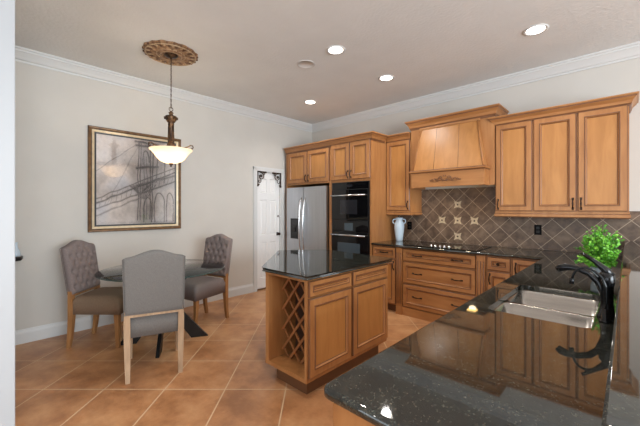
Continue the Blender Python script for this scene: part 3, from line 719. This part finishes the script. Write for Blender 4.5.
# ------------------------------------------------------------ plant behind the tap
PXc, PYc = 4.335, -1.62
r = thing('potted_plant', 'bright green leafy plant in a small glazed pot behind the tap', 'plant', (PXc,PYc,CT))
b = MB(); b.lathe([(0.035,0.0005),(0.042,0.01),(0.052,0.045),(0.054,0.078),(0.050,0.084),(0.045,0.080),(0.04,0.06)], (PXc,PYc,CT), M['pot'], 24); b.build('pot', r)
b = MB(); st = MB(); rnd = random.Random(4)
for i in range(150):
    a = rnd.uniform(0,2*PI); el = math.acos(rnd.uniform(0.0,1.0)); rr = rnd.uniform(0.6,1.0)
    tip = Vector((PXc+0.145*rr*math.sin(el)*math.cos(a), PYc+0.145*rr*math.sin(el)*math.sin(a), CT+0.155+0.215*rr*math.cos(el)-0.065*(math.sin(el)**3)))
    root_ = Vector((PXc+rnd.uniform(-0.03,0.03), PYc+rnd.uniform(-0.03,0.03), CT+0.06)); mid = (root_+tip)/2+Vector((0,0,0.03))
    P3 = [root_*(1-t)**2+mid*2*t*(1-t)+tip*t*t for t in (0,0.25,0.5,0.75,1)]
    if tip.x < 4.42 or tip.z > 1.11: st.tube(P3, 0.0013, M['stem'], 4)
    for t in range(14):
        q = 0.40+0.60*t/13; p = root_*(1-q)**2+mid*2*q*(1-q)+tip*q*q
        if p.x > 4.41 and p.z < 1.085: continue
        d = Vector((rnd.gauss(0,1),rnd.gauss(0,1),rnd.gauss(0.4,0.8))).normalized(); sd = d.cross(Vector((rnd.gauss(0,1),rnd.gauss(0,1),rnd.gauss(0,1)))).normalized()
        ln = rnd.uniform(0.014,0.024); wd_ = ln*0.36; up = d.cross(sd)*ln*0.12
        b.add([p, p+d*ln*0.35+sd*wd_+up, p+d*ln*0.75+sd*wd_*0.8+up, p+d*ln, p+d*ln*0.75-sd*wd_*0.8+up, p+d*ln*0.35-sd*wd_+up, p+d*ln*0.5], [[0,1,6],[1,2,6],[2,3,6],[3,4,6],[4,5,6],[5,0,6]], M['leaf'])
b.build('foliage', r); st.build('stems', r)

# ------------------------------------------------------------ island
r = thing('kitchen_island', 'maple kitchen island with wine lattice and two drawers over two doors', 'kitchen island', (2.45,-2.3,0))
IX0, IX1, IY0, IY1 = 2.355, 2.812, -2.868, -1.815
b = MB()
# body behind the niche (pentagon plan, diagonal side)
body = [(IX0-0.022,IY0+0.30),(IX1,IY0+0.30),(IX1,IY1),(1.97,-1.76),(1.66,-2.13),(IX0-0.025,IY0+0.08),(IX0-0.022,IY0+0.08)]
b.prism(body, 0.1215, 0.869, M['wood'])
b.box((IX0-0.02,IY0,0.151),(IX0+0.02,IY0+0.299,0.844), M['wood']); b.box((IX1-0.022,IY0,0.151),(IX1,IY0+0.299,0.844), M['wood'])
b.box((IX0-0.022,IY0-0.002,0.121),(IX1,IY0+0.299,0.151), M['wood']); b.box((IX0-0.022,IY0-0.002,0.844),(IX1,IY0+0.299,0.868), M['wood'])
b.build('carcass', r)
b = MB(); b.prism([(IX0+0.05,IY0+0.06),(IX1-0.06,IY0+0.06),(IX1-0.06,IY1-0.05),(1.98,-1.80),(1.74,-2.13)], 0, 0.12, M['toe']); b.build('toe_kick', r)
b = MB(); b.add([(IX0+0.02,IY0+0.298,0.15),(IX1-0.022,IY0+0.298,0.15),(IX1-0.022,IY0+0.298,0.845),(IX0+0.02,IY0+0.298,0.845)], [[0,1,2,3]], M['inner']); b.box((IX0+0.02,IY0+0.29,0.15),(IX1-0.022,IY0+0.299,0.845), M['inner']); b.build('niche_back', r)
# wine lattice
b = MB(); xa, xb, za, zb = IX0+0.021, IX1-0.023, 0.151, 0.844; yl = IY0+0.14; p = 0.122; hw = 0.010
def clipline(c, s):   # z = s*x + c inside rectangle
    pts = []
    for x in (xa, xb):
        z = s*x+c
        if za <= z <= zb: pts.append((x, z))
    for z in (za, zb):
        x = (z-c)/s
        if xa < x < xb: pts.append((x, z))
    return pts[:2] if len(pts) >= 2 else None
slp = 1.25
for s, yy in ((slp,yl),(-slp,yl+0.012)):
    c0 = (za-s*xa) if s > 0 else (za-s*xb)
    for k_ in range(-6, 13):
        q = clipline(c0+k_*p*1.5*0.9+0.05, s)
        if not q: continue
        (xA,zA),(xB,zB) = q; d = Vector((xB-xA,0,zB-zA)).normalized(); n_ = Vector((-d.z,0,d.x))*hw
        A, B_ = Vector((xA,yy,zA)), Vector((xB,yy,zB)); D_ = Vector((0,0.14,0))
        if (B_-A).length < 0.05: continue
        V = [A-n_,B_-n_,B_+n_,A+n_]; V += [v+D_*0.08 if False else v+Vector((0,0.011,0)) for v in V]
        b.add(V, [[0,1,2,3],[7,6,5,4],[0,4,5,1],[1,5,6,2],[2,6,7,3],[3,7,4,0]], M['lattice'])
b.build('wine_lattice', r)
TI = Matrix.Translation((IX1,0,0)) @ Matrix.Rotation(PI/2,4,'Z')   # faces +X, local x = world Y
add_front(r, 'drawer', TI, IY0+0.012, -2.372, 0.735, 0.850, 0.032)
add_front(r, 'drawer', TI, -2.352, IY1-0.008, 0.735, 0.850, 0.032)
add_front(r, 'door', TI, IY0+0.012, -2.372, 0.155, 0.722, 0.05)
add_front(r, 'door', TI, -2.352, IY1-0.008, 0.155, 0.722, 0.05)
b = MB(); slab_from_outline(b, [(2.336,-2.898),(2.850,-2.898),(2.850,-1.785),(1.95,-1.725),(1.62,-2.14)][::-1], None, 0.870, CT, M['granite']); b.build('granite_top', r)

# ------------------------------------------------------------ dining chairs
def grid_cushion(b, fun, nu, nv, m):
    V = []; F = []
    for side in (0,1):
        for i in range(nu+1):
            for j in range(nv+1): V.append(fun(i/nu*2-1, j/nv, side))
    N = (nu+1)*(nv+1); idx = lambda s,i,j: s*N+i*(nv+1)+j
    for i in range(nu):
        for j in range(nv):
            F.append([idx(0,i,j),idx(0,i+1,j),idx(0,i+1,j+1),idx(0,i,j+1)]); F.append([idx(1,i,j+1),idx(1,i+1,j+1),idx(1,i+1,j),idx(1,i,j)])
    for i in range(nu): F.append([idx(0,i+1,0),idx(0,i,0),idx(1,i,0),idx(1,i+1,0)]); F.append([idx(0,i,nv),idx(0,i+1,nv),idx(1,i+1,nv),idx(1,i,nv)])
    for j in range(nv): F.append([idx(0,0,j),idx(0,0,j+1),idx(1,0,j+1),idx(1,0,j)]); F.append([idx(0,nu,j+1),idx(0,nu,j),idx(1,nu,j),idx(1,nu,j+1)])
    b.add(V, F, m, True)
def btop(u):     # camel-back outline
    a = abs(u)
    return 0.990 + (0.052*0.5*(1+math.cos(PI*min(1,a/0.95)))) - 0.012*max(0,a-0.9)*10
def lean(z): return -0.205 - max(0, z-0.45)*0.15
BW = 0.222
tufts = []
for rr_ in range(6):
    z = 0.60+rr_*0.075
    for k_ in range(-2,3):
        y = (k_+(0.5 if rr_ % 2 else 0))*0.088
        if abs(y) < 0.19 and (z < 0.95 or abs(y) < 0.1): tufts.append((y, z))
def make_chair(label, loc, ang, backm, seatm, legm):
    r = thing('dining_chair', label, 'chair', loc, math.radians(ang), 'dining chairs around the glass table')
    def back(u, v, side):
        zt = btop(u); z = 0.525+v*(zt-0.525); y = u*BW*(1-0.03*(1-v))
        e = (1-abs(u)**10)**0.5*(1-abs(2*v-1)**14)**0.5
        if side == 0:
            dep = 0.014+0.034*e
            for (ty, tz) in tufts:
                d2 = ((y-ty)**2+(z-tz)**2)
                dep -= 0.026*math.exp(-d2/0.00030)
            # diamond creases
            ry = y/0.088; rz = (z-0.60)/0.15
            c1 = abs(((ry+rz*1.0) % 1)-0.5); c2 = abs(((ry-rz*1.0) % 1)-0.5)
            if abs(u) < 0.9 and 0.05 < v < 0.95: dep -= 0.007*(max(0,1-(0.5-c1)*7)+max(0,1-(0.5-c2)*7))
            return (lean(z)+dep, y, z)
        return (lean(z)-0.014-0.016*e, y, z)
    b = MB(); grid_cushion(b, back, 44, 56, backm); bk = b.build('backrest', r, world=False)
    if backm is not M['greylinen']:
        b = MB(); b.lathe([(0.001,-0.003),(0.008,0),(0.007,0.004),(0.001,0.006)], (0,0,0), backm, 8, Matrix.Rotation(PI/2,4,'Y')); bt = b.build('button', bk, world=False)
        for i, (ty, tz) in enumerate(tufts):
            o = bt if i == 0 else bt.copy()
            if i: C.objects.link(o)
            o.location = (lean(tz)+0.024,ty,tz)
    b = MB()   # piping round the back panel
    pts = [(lean(0.53)-0.024, -BW*0.97, 0.53)]
    for i in range(9): z = 0.53+(btop(-1)-0.53)*i/8; pts.append((lean(z)-0.022, -BW*(0.97+0.03*i/8), z))
    for i in range(1,24): u = -1+2*i/24; z = btop(u)-0.002; pts.append((lean(z)-0.022, u*BW, z))
    for i in range(9): z = btop(1)+(0.53-btop(1))*i/8; pts.append((lean(z)-0.022, BW*(1-0.03*i/8), z))
    b.tube(pts, 0.004, backm, 6, closed=True); b.build('piping', bk, world=False)
    def seat(u, v, side):   # u across y, v along x
        x = -0.205+v*0.475; wy = 0.215+0.03*v; e = (1-abs(u)**8)**0.5*(1-abs(2*v-1)**10)**0.5
        if side == 0: return (x, u*wy, 0.458+0.055*e)
        return (x, u*wy*0.985, 0.335)
    b = MB(); grid_cushion(b, seat, 20, 20, seatm); b.build('seat', r, world=False)
    def leg(pts, hs):
        b = MB(); V = []; F = []
        for (x,y,z), h in zip(pts, hs): V += [(x-h,y-h,z),(x+h,y-h,z),(x+h,y+h,z),(x-h,y+h,z)]
        for i in range(len(pts)-1):
            for k_ in range(4): F.append([4*i+k_,4*i+(k_+1)%4,4*i+4+(k_+1)%4,4*i+4+k_])
        F.append([3,2,1,0]); n = 4*len(pts)-4; F.append([n,n+1,n+2,n+3]); b.add(V, F, legm); return b
    for sg in (-1,1):
        leg([(-0.245,sg*0.19,0),(-0.228,sg*0.192,0.12),(-0.214,sg*0.195,0.30),(-0.213,sg*0.197,0.45),(lean(0.56)+0.002,sg*0.197,0.56)], [0.016,0.019,0.023,0.023,0.019]).build('leg', r, world=False)
        leg([(0.232,sg*0.195,0),(0.230,sg*0.198,0.2),(0.226,sg*0.20,0.36)], [0.015,0.019,0.024]).build('leg', r, world=False)
    b = MB(); b.box((lean(0.53)-0.018,-0.19,0.505),(lean(0.53)+0.016,0.19,0.535), legm, 0.002); b.build('back_rail', r, world=False)
    return r
make_chair('taupe tufted dining chair with honey legs standing below the picture', (0.515,-3.558,0), 46, M['linen'], M['browncloth'], M['oak'])
make_chair('plain grey dining chair with pale legs, its back to the camera', (1.453,-3.409,0), 161, M['greylinen'], M['greylinen'], M['paleoak'])
make_chair('taupe tufted dining chair with honey legs farthest back by the white wall', (0.683,-2.605,0), -77, M['linen'], M['linen'], M['oak'])

# ------------------------------------------------------------ dining table
TX, TY = 0.965, -3.14
r = thing('dining_table', 'round glass-topped dining table on black crossed slab base', 'table', (TX,TY,0))
b = MB(); n = 64; b.lathe([(0.001,0.738),(0.598,0.738)], (TX,TY,0), M['glass'], n, cap=False); b.lathe([(0.001,0.750),(0.598,0.750)], (TX,TY,0), M['glass'], n, cap=False)
b.lathe([(0.598,0.738),(0.603,0.741),(0.603,0.747),(0.598,0.750)], (TX,TY,0), M['glassedge'], n, cap=False); b.build('glass_top', r)
def slab_leg(a):
    ux, uy = math.cos(a), math.sin(a); vx, vy = -uy, ux
    b = MB(); t = 0.016
    # plate in the vertical plane of direction u: wide at the foot, narrowing to the waist and widening to the opposite top
    prof = [(0.43,0.0),(0.26,0.0),(-0.02,0.40),(-0.30,0.735),(-0.12,0.735),(0.04,0.44)]
    V = [(TX+ux*p+vx*s*t, TY+uy*p+vy*s*t, z) for s in (-1,1) for p, z in prof]; n = len(prof)
    b.add(V, [list(range(n)),[n+i for i in range(n)][::-1]]+[[i,(i+1)%n,n+(i+1)%n,n+i] for i in range(n)], M['blackwood']); return b
a0 = math.radians(61)
for k_ in range(4):
    slab_leg(a0+k_*PI/2).build('leg', r)

# ------------------------------------------------------------ picture on the left wall
PY0, PY1, PZ0, PZ1 = -3.622, -2.567, 1.10, 2.32
r = thing('framed_picture', 'large bronze-framed sepia bridge drawing on the left wall', 'picture', (0,(PY0+PY1)/2,PZ0))
b = MB(TL); Fm, Fl, Fd = M['frame'], M['fillet'], M['framedark']
rect_loops(b, PY0, PY1, PZ0, PZ1, [(0,0,Fm),(0,-0.030,Fm),(0.006,-0.036,Fm),(0.022,-0.034,Fm),(0.034,-0.026,Fd),(0.038,-0.026,Fl),(0.052,-0.022,Fl),(0.062,-0.018,Fd),(0.072,-0.016,Fd),(0.080,-0.010,Fd),(0.082,-0.010,Fd)], None)
b.bm.faces.ensure_lookup_table()
b.build('frame', r)
# print: drawn on a fine grid of painted faces
iy0, iy1, iz0, iz1 = PY0+0.081, PY1-0.081, PZ0+0.081, PZ1-0.081
NW, NH = 150, 178
from mathutils import noise as mn
def seg(px, py, ax, ay, bx, by):
    dx, dy = bx-ax, by-ay; t = max(0, min(1, ((px-ax)*dx+(py-ay)*dy)/(dx*dx+dy*dy+1e-9))); return math.hypot(px-ax-t*dx, py-ay-t*dy)
strokes = []
S = lambda ax, ay, bx, by, w_, d_: strokes.append((ax,ay,bx,by,w_,d_))
for x_ in (0.50,0.53,0.66,0.69): S(x_,0.98,x_-0.01,0.05,0.006,0.45)
for x_ in (0.575,0.61): S(x_,0.80,x_-0.01,0.05,0.004,0.3)
S(0.47,0.93,0.74,0.93,0.014,0.4); S(0.46,0.975,0.76,0.965,0.012,0.45); S(0.48,0.66,0.76,0.70,0.012,0.4)
for k_ in range(14):   # tower arches
    a = PI*k_/13; b2 = PI*(k_+1)/13
    for (cx_, cy_, rx_, ry_) in ((0.80,0.72,0.055,0.14),(0.60,0.74,0.045,0.13),(0.78,0.22,0.07,0.16),(0.93,0.24,0.05,0.14),(0.62,0.18,0.05,0.14)):
        S(cx_+rx_*math.cos(a), cy_+ry_*math.sin(a), cx_+rx_*math.cos(b2), cy_+ry_*math.sin(b2), 0.006, 0.45)
for x_ in (0.745,0.855): S(x_,0.72,x_,0.50,0.006,0.35)
for x_ in (0.71,0.85,0.88,0.98,0.57,0.67): S(x_,0.22,x_,0.02,0.006,0.35)
S(0.0,0.24,1.0,0.64,0.010,0.42); S(0.0,0.29,1.0,0.70,0.006,0.36); S(0.0,0.18,1.0,0.52,0.008,0.36); S(0.45,0.44,1.0,0.60,0.015,0.3)
for k_ in range(16): x_ = 0.03+k_*0.062; S(x_,0.19+0.34*x_,x_+0.03,0.29+0.41*x_,0.003,0.3)
S(0.0,0.10,0.5,0.30,0.010,0.25); S(0.52,0.97,0.0,0.60,0.004,0.25); S(0.52,0.97,0.1,0.2,0.004,0.18); S(0.72,0.95,1.0,0.75,0.004,0.3)
for x_ in (0.40,0.44,0.62): S(x_,0.45,0.52,0.34,0.012,0.35)
for k_ in range(8): S(0.42+k_*0.045,0.47,0.52+k_*0.012,0.30,0.005,0.35)
V = []; cols_ = []; F = []
base_c = Vector((0.84,0.79,0.76)); dark_c = Vector((0.16,0.13,0.13)); warm = Vector((0.62,0.50,0.40)); cool = Vector((0.62,0.64,0.70))
for j in range(NH+1):
    for i in range(NW+1):
        u, v = i/NW, j/NH
        V.append((iy0+(iy1-iy0)*u, -0.0125, iz0+(iz1-iz0)*v))
        ink = 0
        wx = u+0.012*mn.noise(Vector((u*9,v*9,1))); wy = v+0.012*mn.noise(Vector((u*9,v*9,5)))
        for (ax,ay,bx,by,w_,d_) in strokes:
            if wx < min(ax,bx)-0.03 or wx > max(ax,bx)+0.03 or wy < min(ay,by)-0.03 or wy > max(ay,by)+0.03: continue
            d = seg(wx,wy,ax,ay,bx,by); ink = max(ink, d_*math.exp(-(d/w_)**2))
        f1 = mn.noise(Vector((u*3.2,v*3.2,2)))*0.5+mn.noise(Vector((u*8,v*8,7)))*0.3; f2 = mn.noise(Vector((u*28,v*28,3)))
        tower = 0.16*math.exp(-((u-0.60)/0.16)**2)+0.10*math.exp(-((u-0.8)/0.14)**2)*(0.4+v)+0.10*math.exp(-((v-0.33-0.2*u)/0.08)**2)
        cc = base_c.lerp(warm, max(0,min(1,0.25+f1))*0.35).lerp(cool, max(0,-f1)*0.8)
        ink = min(1, ink*1.35+tower*1.8+0.16*f2*(0.5+ink)+max(0,f1)*0.45)
        cols_.append(cc.lerp(dark_c, max(0,ink)))
for j in range(NH):
    for i in range(NW): a = j*(NW+1)+i; F.append([a,a+1,a+NW+2,a+NW+1])
M['print'] = mat('bridge_print', (200,190,185), 0.6); N_, L_, b_ = nt(M['print'])
at_ = N_.new('ShaderNodeAttribute'); at_.attribute_name = 'ink'; L_.new(at_.outputs['Color'], b_.inputs['Base Color'])
me = bpy.data.meshes.new('print')
me.from_pydata([tuple((TL @ Vector(p))-Vector(r.location)) for p in V], [], F)
ca = me.color_attributes.new('ink', 'FLOAT_COLOR', 'POINT')
for k_, c_ in enumerate(cols_): ca.data[k_].color = (c_.x**2.2*1.15, c_.y**2.2*1.15, c_.z**2.2*1.15, 1)
me.materials.append(M['print']); po = bpy.data.objects.new('print', me); C.objects.link(po); po.parent = r
M['picglass'] = glass('picture_glass', (0.98,0.98,0.98,1), 0.0, 1.75)
b = MB(TL); b.box((iy0,-0.0155,iz0),(iy1,-0.0140,iz1), M['picglass']); b.build('glass_pane', r)

# ------------------------------------------------------------ pendant over the table + ceiling medallion
LX, LY = 1.044, -3.106
b = MB(); n = 96
def medr(r_, a): return r_*(0.95+0.022*math.sin(a*16)+0.010*math.sin(a*8+1))
V = []; F = []
prof = [(0.272,0.0),(0.268,-0.012),(0.245,-0.022),(0.235,-0.010),(0.20,-0.012),(0.17,-0.028),(0.13,-0.020),(0.115,-0.034),(0.09,-0.036),(0.08,-0.022),(0.055,-0.022)]
for i, (rr_, zz) in enumerate(prof):
    for k_ in range(n):
        a = 2*PI*k_/n; q = medr(rr_, a) if i < 4 else rr_
        z = zz - (0.010*max(0,math.sin(a*16)) if 3 < i < 7 else 0) - (0.006*math.cos(a*24) if i in (1,2) else 0)
        V.append((LX+q*math.cos(a), LY+q*math.sin(a), H+min(z,0)))
for i in range(len(prof)-1):
    for k_ in range(n): F.append([i*n+k_, i*n+(k_+1)%n, (i+1)*n+(k_+1)%n, (i+1)*n+k_])
F.append([(len(prof)-1)*n+k_ for k_ in range(n)]); F.append(list(range(n)))
M['medal'] = varied('aged_gold', [(0.3,(104,76,52)),(0.5,(146,112,80)),(0.7,(178,146,112))], 22, 0.55, metal=0.15, detail=6)
b.add(V, F, M['medal'], True)
M['medal2'] = varied('pale_gold', [(0.3,(150,122,90)),(0.7,(200,174,140))], 30, 0.5, metal=0.1)
M['medal3'] = varied('umber_gold', [(0.3,(84,54,34)),(0.7,(122,84,54))], 30, 0.5, metal=0.1)
for k_ in range(32):    # acanthus leaves, alternating long and short
    a = 2*PI*(k_+0.5)/32; L_ = 0.048 if k_ % 2 else 0.034; rc_ = 0.185 if k_ % 2 else 0.205
    T_ = Matrix.Translation((LX+rc_*math.cos(a), LY+rc_*math.sin(a), H-0.020)) @ Matrix.Rotation(a,4,'Z') @ Matrix.Rotation(PI/2,4,'Y') @ Matrix.Diagonal((0.45,1,1,1))
    b.lathe([(0.002,-L_),(0.010,-L_*0.5),(0.0145,L_*0.1),(0.009,L_*0.7),(0.002,L_)], (0,0,0), M['medal3' if k_ % 2 else 'medal2'], 8, T_)
for rr_, q_, mm_ in ((0.238,0.006,'medal2'),(0.135,0.006,'medal2'),(0.098,0.013,'medal2'),(0.118,0.006,'medal3')):
    b.tube([(LX+rr_*math.cos(2*PI*i/48), LY+rr_*math.sin(2*PI*i/48), H-0.024) for i in range(48)], q_, M[mm_], 6, closed=True)
for k_ in range(24):
    a = 2*PI*k_/24; b.lathe([(0.001,-0.012),(0.010,-0.008),(0.013,0),(0.010,0.008)], (LX+0.252*math.cos(a), LY+0.252*math.sin(a), H-0.012), M['medal3'], 8)
tag(centre(b.build('ceiling_medallion')), 'ornate bronze-gold round medallion on the ceiling above the pendant', 'ceiling medallion')
r = thing('pendant_lamp', 'bronze pendant lamp with frosted glass bowl hanging over the glass table', 'pendant lamp', (LX,LY,H-0.03))
b = MB(); b.lathe([(0.001,-0.022),(0.066,-0.022),(0.062,-0.034),(0.04,-0.046),(0.012,-0.052),(0.008,-0.065)], (LX,LY,H), M['bronze'], 24); b.build('canopy', r)
b = MB(); z = H-0.06; k_ = 0
while z > 2.425:
    pts = []
    for i in range(12):
        a = 2*PI*i/12; o_ = 0.0065*math.cos(a); h_ = 0.016*math.sin(a)
        pts.append((LX+(o_ if k_ % 2 else 0), LY+(0 if k_ % 2 else o_), z-0.014+h_))
    b.tube(pts, 0.0021, M['bronze'], 5, closed=True); z -= 0.026; k_ += 1
b.tube([(LX+0.008,LY,H-0.06),(LX+0.003,LY+0.003,2.7),(LX+0.002,LY,2.41)], 0.002, M['dark'], 5)
b.build('chain', r)
b = MB(); b.tube([(LX+0.0*i, LY+0.020*math.cos(2*PI*i/16), 2.398+0.020*math.sin(2*PI*i/16)) for i in range(16)], 0.004, M['bronze'], 6, closed=True)
b.lathe([(0.006,2.382),(0.012,2.372),(0.026,2.360),(0.018,2.348),(0.022,2.335),(0.055,2.325),(0.058,2.312),(0.048,2.300),(0.050,2.285),(0.036,2.272),(0.026,2.262),(0.030,2.25),(0.030,2.235),(0.024,2.225),(0.028,2.06),(0.036,2.045),(0.044,2.02),(0.03,1.995),(0.012,1.98)], (LX,LY,0), M['bronze'], 20)
for i in range(8):
    a = 2*PI*i/8; b.tube([(LX+0.027*math.cos(a),LY+0.027*math.sin(a),2.225),(LX+0.031*math.cos(a),LY+0.031*math.sin(a),2.06)], 0.004, M['bronze'], 6)
    b.tube([(LX+q*math.cos(a),LY+q*math.sin(a),z_) for q, z_ in ((0.03,2.262),(0.042,2.280),(0.058,2.306),(0.068,2.310),(0.066,2.298))], 0.006, M['bronze'], 6)
b.build('stem', r)
b = MB(); pr = [(0.018,1.838),(0.060,1.843),(0.100,1.860),(0.130,1.888),(0.158,1.928),(0.186,1.960),(0.206,1.976)]
b.lathe(pr+[(0.206,1.982)]+[(q-0.004,z_+0.006) for q, z_ in pr[::-1]], (LX,LY,0), M['bowl'], 48, cap=False); b.build('glass_bowl', r)
b = MB(); b.lathe([(0.002,1.800),(0.010,1.807),(0.006,1.817),(0.020,1.823),(0.022,1.838),(0.006,1.845),(0.005,1.99)], (LX,LY,0), M['bronze'], 16); b.build('finial', r)
for i in range(3):     # arms curling over the rim
    a = math.radians(40+120*i); ca_, sa_ = math.cos(a), math.sin(a)
    b = MB(); b.tube([(LX+q*ca_,LY+q*sa_,z_) for q, z_ in ((0.03,2.015),(0.08,2.0),(0.14,1.996),(0.18,2.006),(0.208,2.022),(0.230,2.016),(0.236,1.998),(0.226,1.984),(0.213,1.990))], 0.0065, M['bronze'], 8); b.build('arm', r)
for i in range(2):
    a = math.radians(43.6+180*i+8); x_, y_ = LX+0.095*math.cos(a), LY+0.095*math.sin(a)
    b = MB(); b.lathe([(0.002,-0.03),(0.018,-0.022),(0.026,0.0),(0.020,0.022),(0.012,0.036),(0.012,0.05)], (x_,y_,1.915), M['bulb'], 14); b.build('bulb', r)
    d = bpy.data.lights.new('bulb_glow', 'POINT'); d.energy = 5; d.color = (1,0.88,0.72); d.shadow_soft_size = 0.03
    o = bpy.data.objects.new('bulb_glow', d); C.objects.link(o); o.location = (x_*0.75+LX*0.25,y_*0.75+LY*0.25,1.955)

# ------------------------------------------------------------ recessed downlights, added fill spots + speaker
def downlight(x, y, lab, power=42):
    r = thing('recessed_light', lab, 'ceiling light', (x,y,H), group='recessed ceiling lights')
    b = MB(); b.lathe([(0.098,0.0),(0.097,-0.006),(0.086,-0.008),(0.074,-0.004),(0.070,0.0)], (x,y,H-0.0005), M['trim'], 32, cap=False); b.build('trim_ring', r)
    b = MB(); b.lathe([(0.001,-0.0025),(0.074,-0.0025)], (x,y,H-0.0005), M['lamp'], 32, cap=False); b.build('lens', r)
    d = bpy.data.lights.new('downlight_and_fill_spot', 'SPOT'); d.energy = power; d.color = (1,0.96,0.91); d.spot_size = math.radians(150); d.spot_blend = 1.0; d.shadow_soft_size = 0.05
    o = bpy.data.objects.new('downlight_and_fill_spot', d); C.objects.link(o); o.location = (x,y,H-0.03)
    return r
downlight(2.32,-1.98, 'recessed ceiling light beside the round ceiling speaker')
downlight(2.31,-1.02, 'recessed ceiling light in front of the range hood')
downlight(0.99,-1.03, 'recessed ceiling light nearest the pantry door corner')
downlight(3.865,-1.02, 'recessed ceiling light above the three-door wall cabinet side', 30)
for (x, y, pw) in ((3.865,-1.98,26),(3.15,-3.35,62),(1.6,-2.6,14),(3.4,-6.4,26),(5.6,-3.2,40),(5.6,-5.6,40)):  # unseen spots without fixtures, added to brighten island, floor and room
    d = bpy.data.lights.new('downlight_and_fill_spot', 'SPOT'); d.energy = pw; d.color = (1,0.96,0.91); d.spot_size = math.radians(150); d.spot_blend = 1.0; d.shadow_soft_size = 0.05
    o = bpy.data.objects.new('downlight_and_fill_spot', d); C.objects.link(o); o.location = (x,y,H-0.03)
b = MB(); b.lathe([(0.10,0.0),(0.10,-0.006),(0.092,-0.008),(0.09,-0.005),(0.001,-0.006)], (1.871,-1.967,H-0.0005), mat('speaker_mesh', (196,192,188), 0.8), 32, cap=False)
tag(centre(b.build('ceiling_speaker')), 'round grey speaker grille flush in the ceiling', 'speaker')

# ------------------------------------------------------------ dark ledge peeping out by the left jamb
b = MB(); slab_from_outline(b, [(0.002,-4.33),(0.14,-4.33),(0.155,-4.30),(0.15,-4.24),(0.12,-4.185),(0.002,-4.165)], None, 0.855, 0.895, M['blackwood'], 0.012)
tag(centre(b.build('corner_ledge')), 'small dark ledge peeping out beside the left jamb', 'ledge')
r = thing('small_vase', 'small pale tapered vase on the dark ledge beside the left jamb', 'vase', (0.062,-4.222,0.8955))
b = MB(); b.lathe([(0.001,0.0),(0.036,0.001),(0.035,0.02),(0.026,0.06),(0.014,0.10),(0.012,0.13),(0.017,0.14)], (0.062,-4.222,0.8955), M['vase'], 20); b.build('body', r)
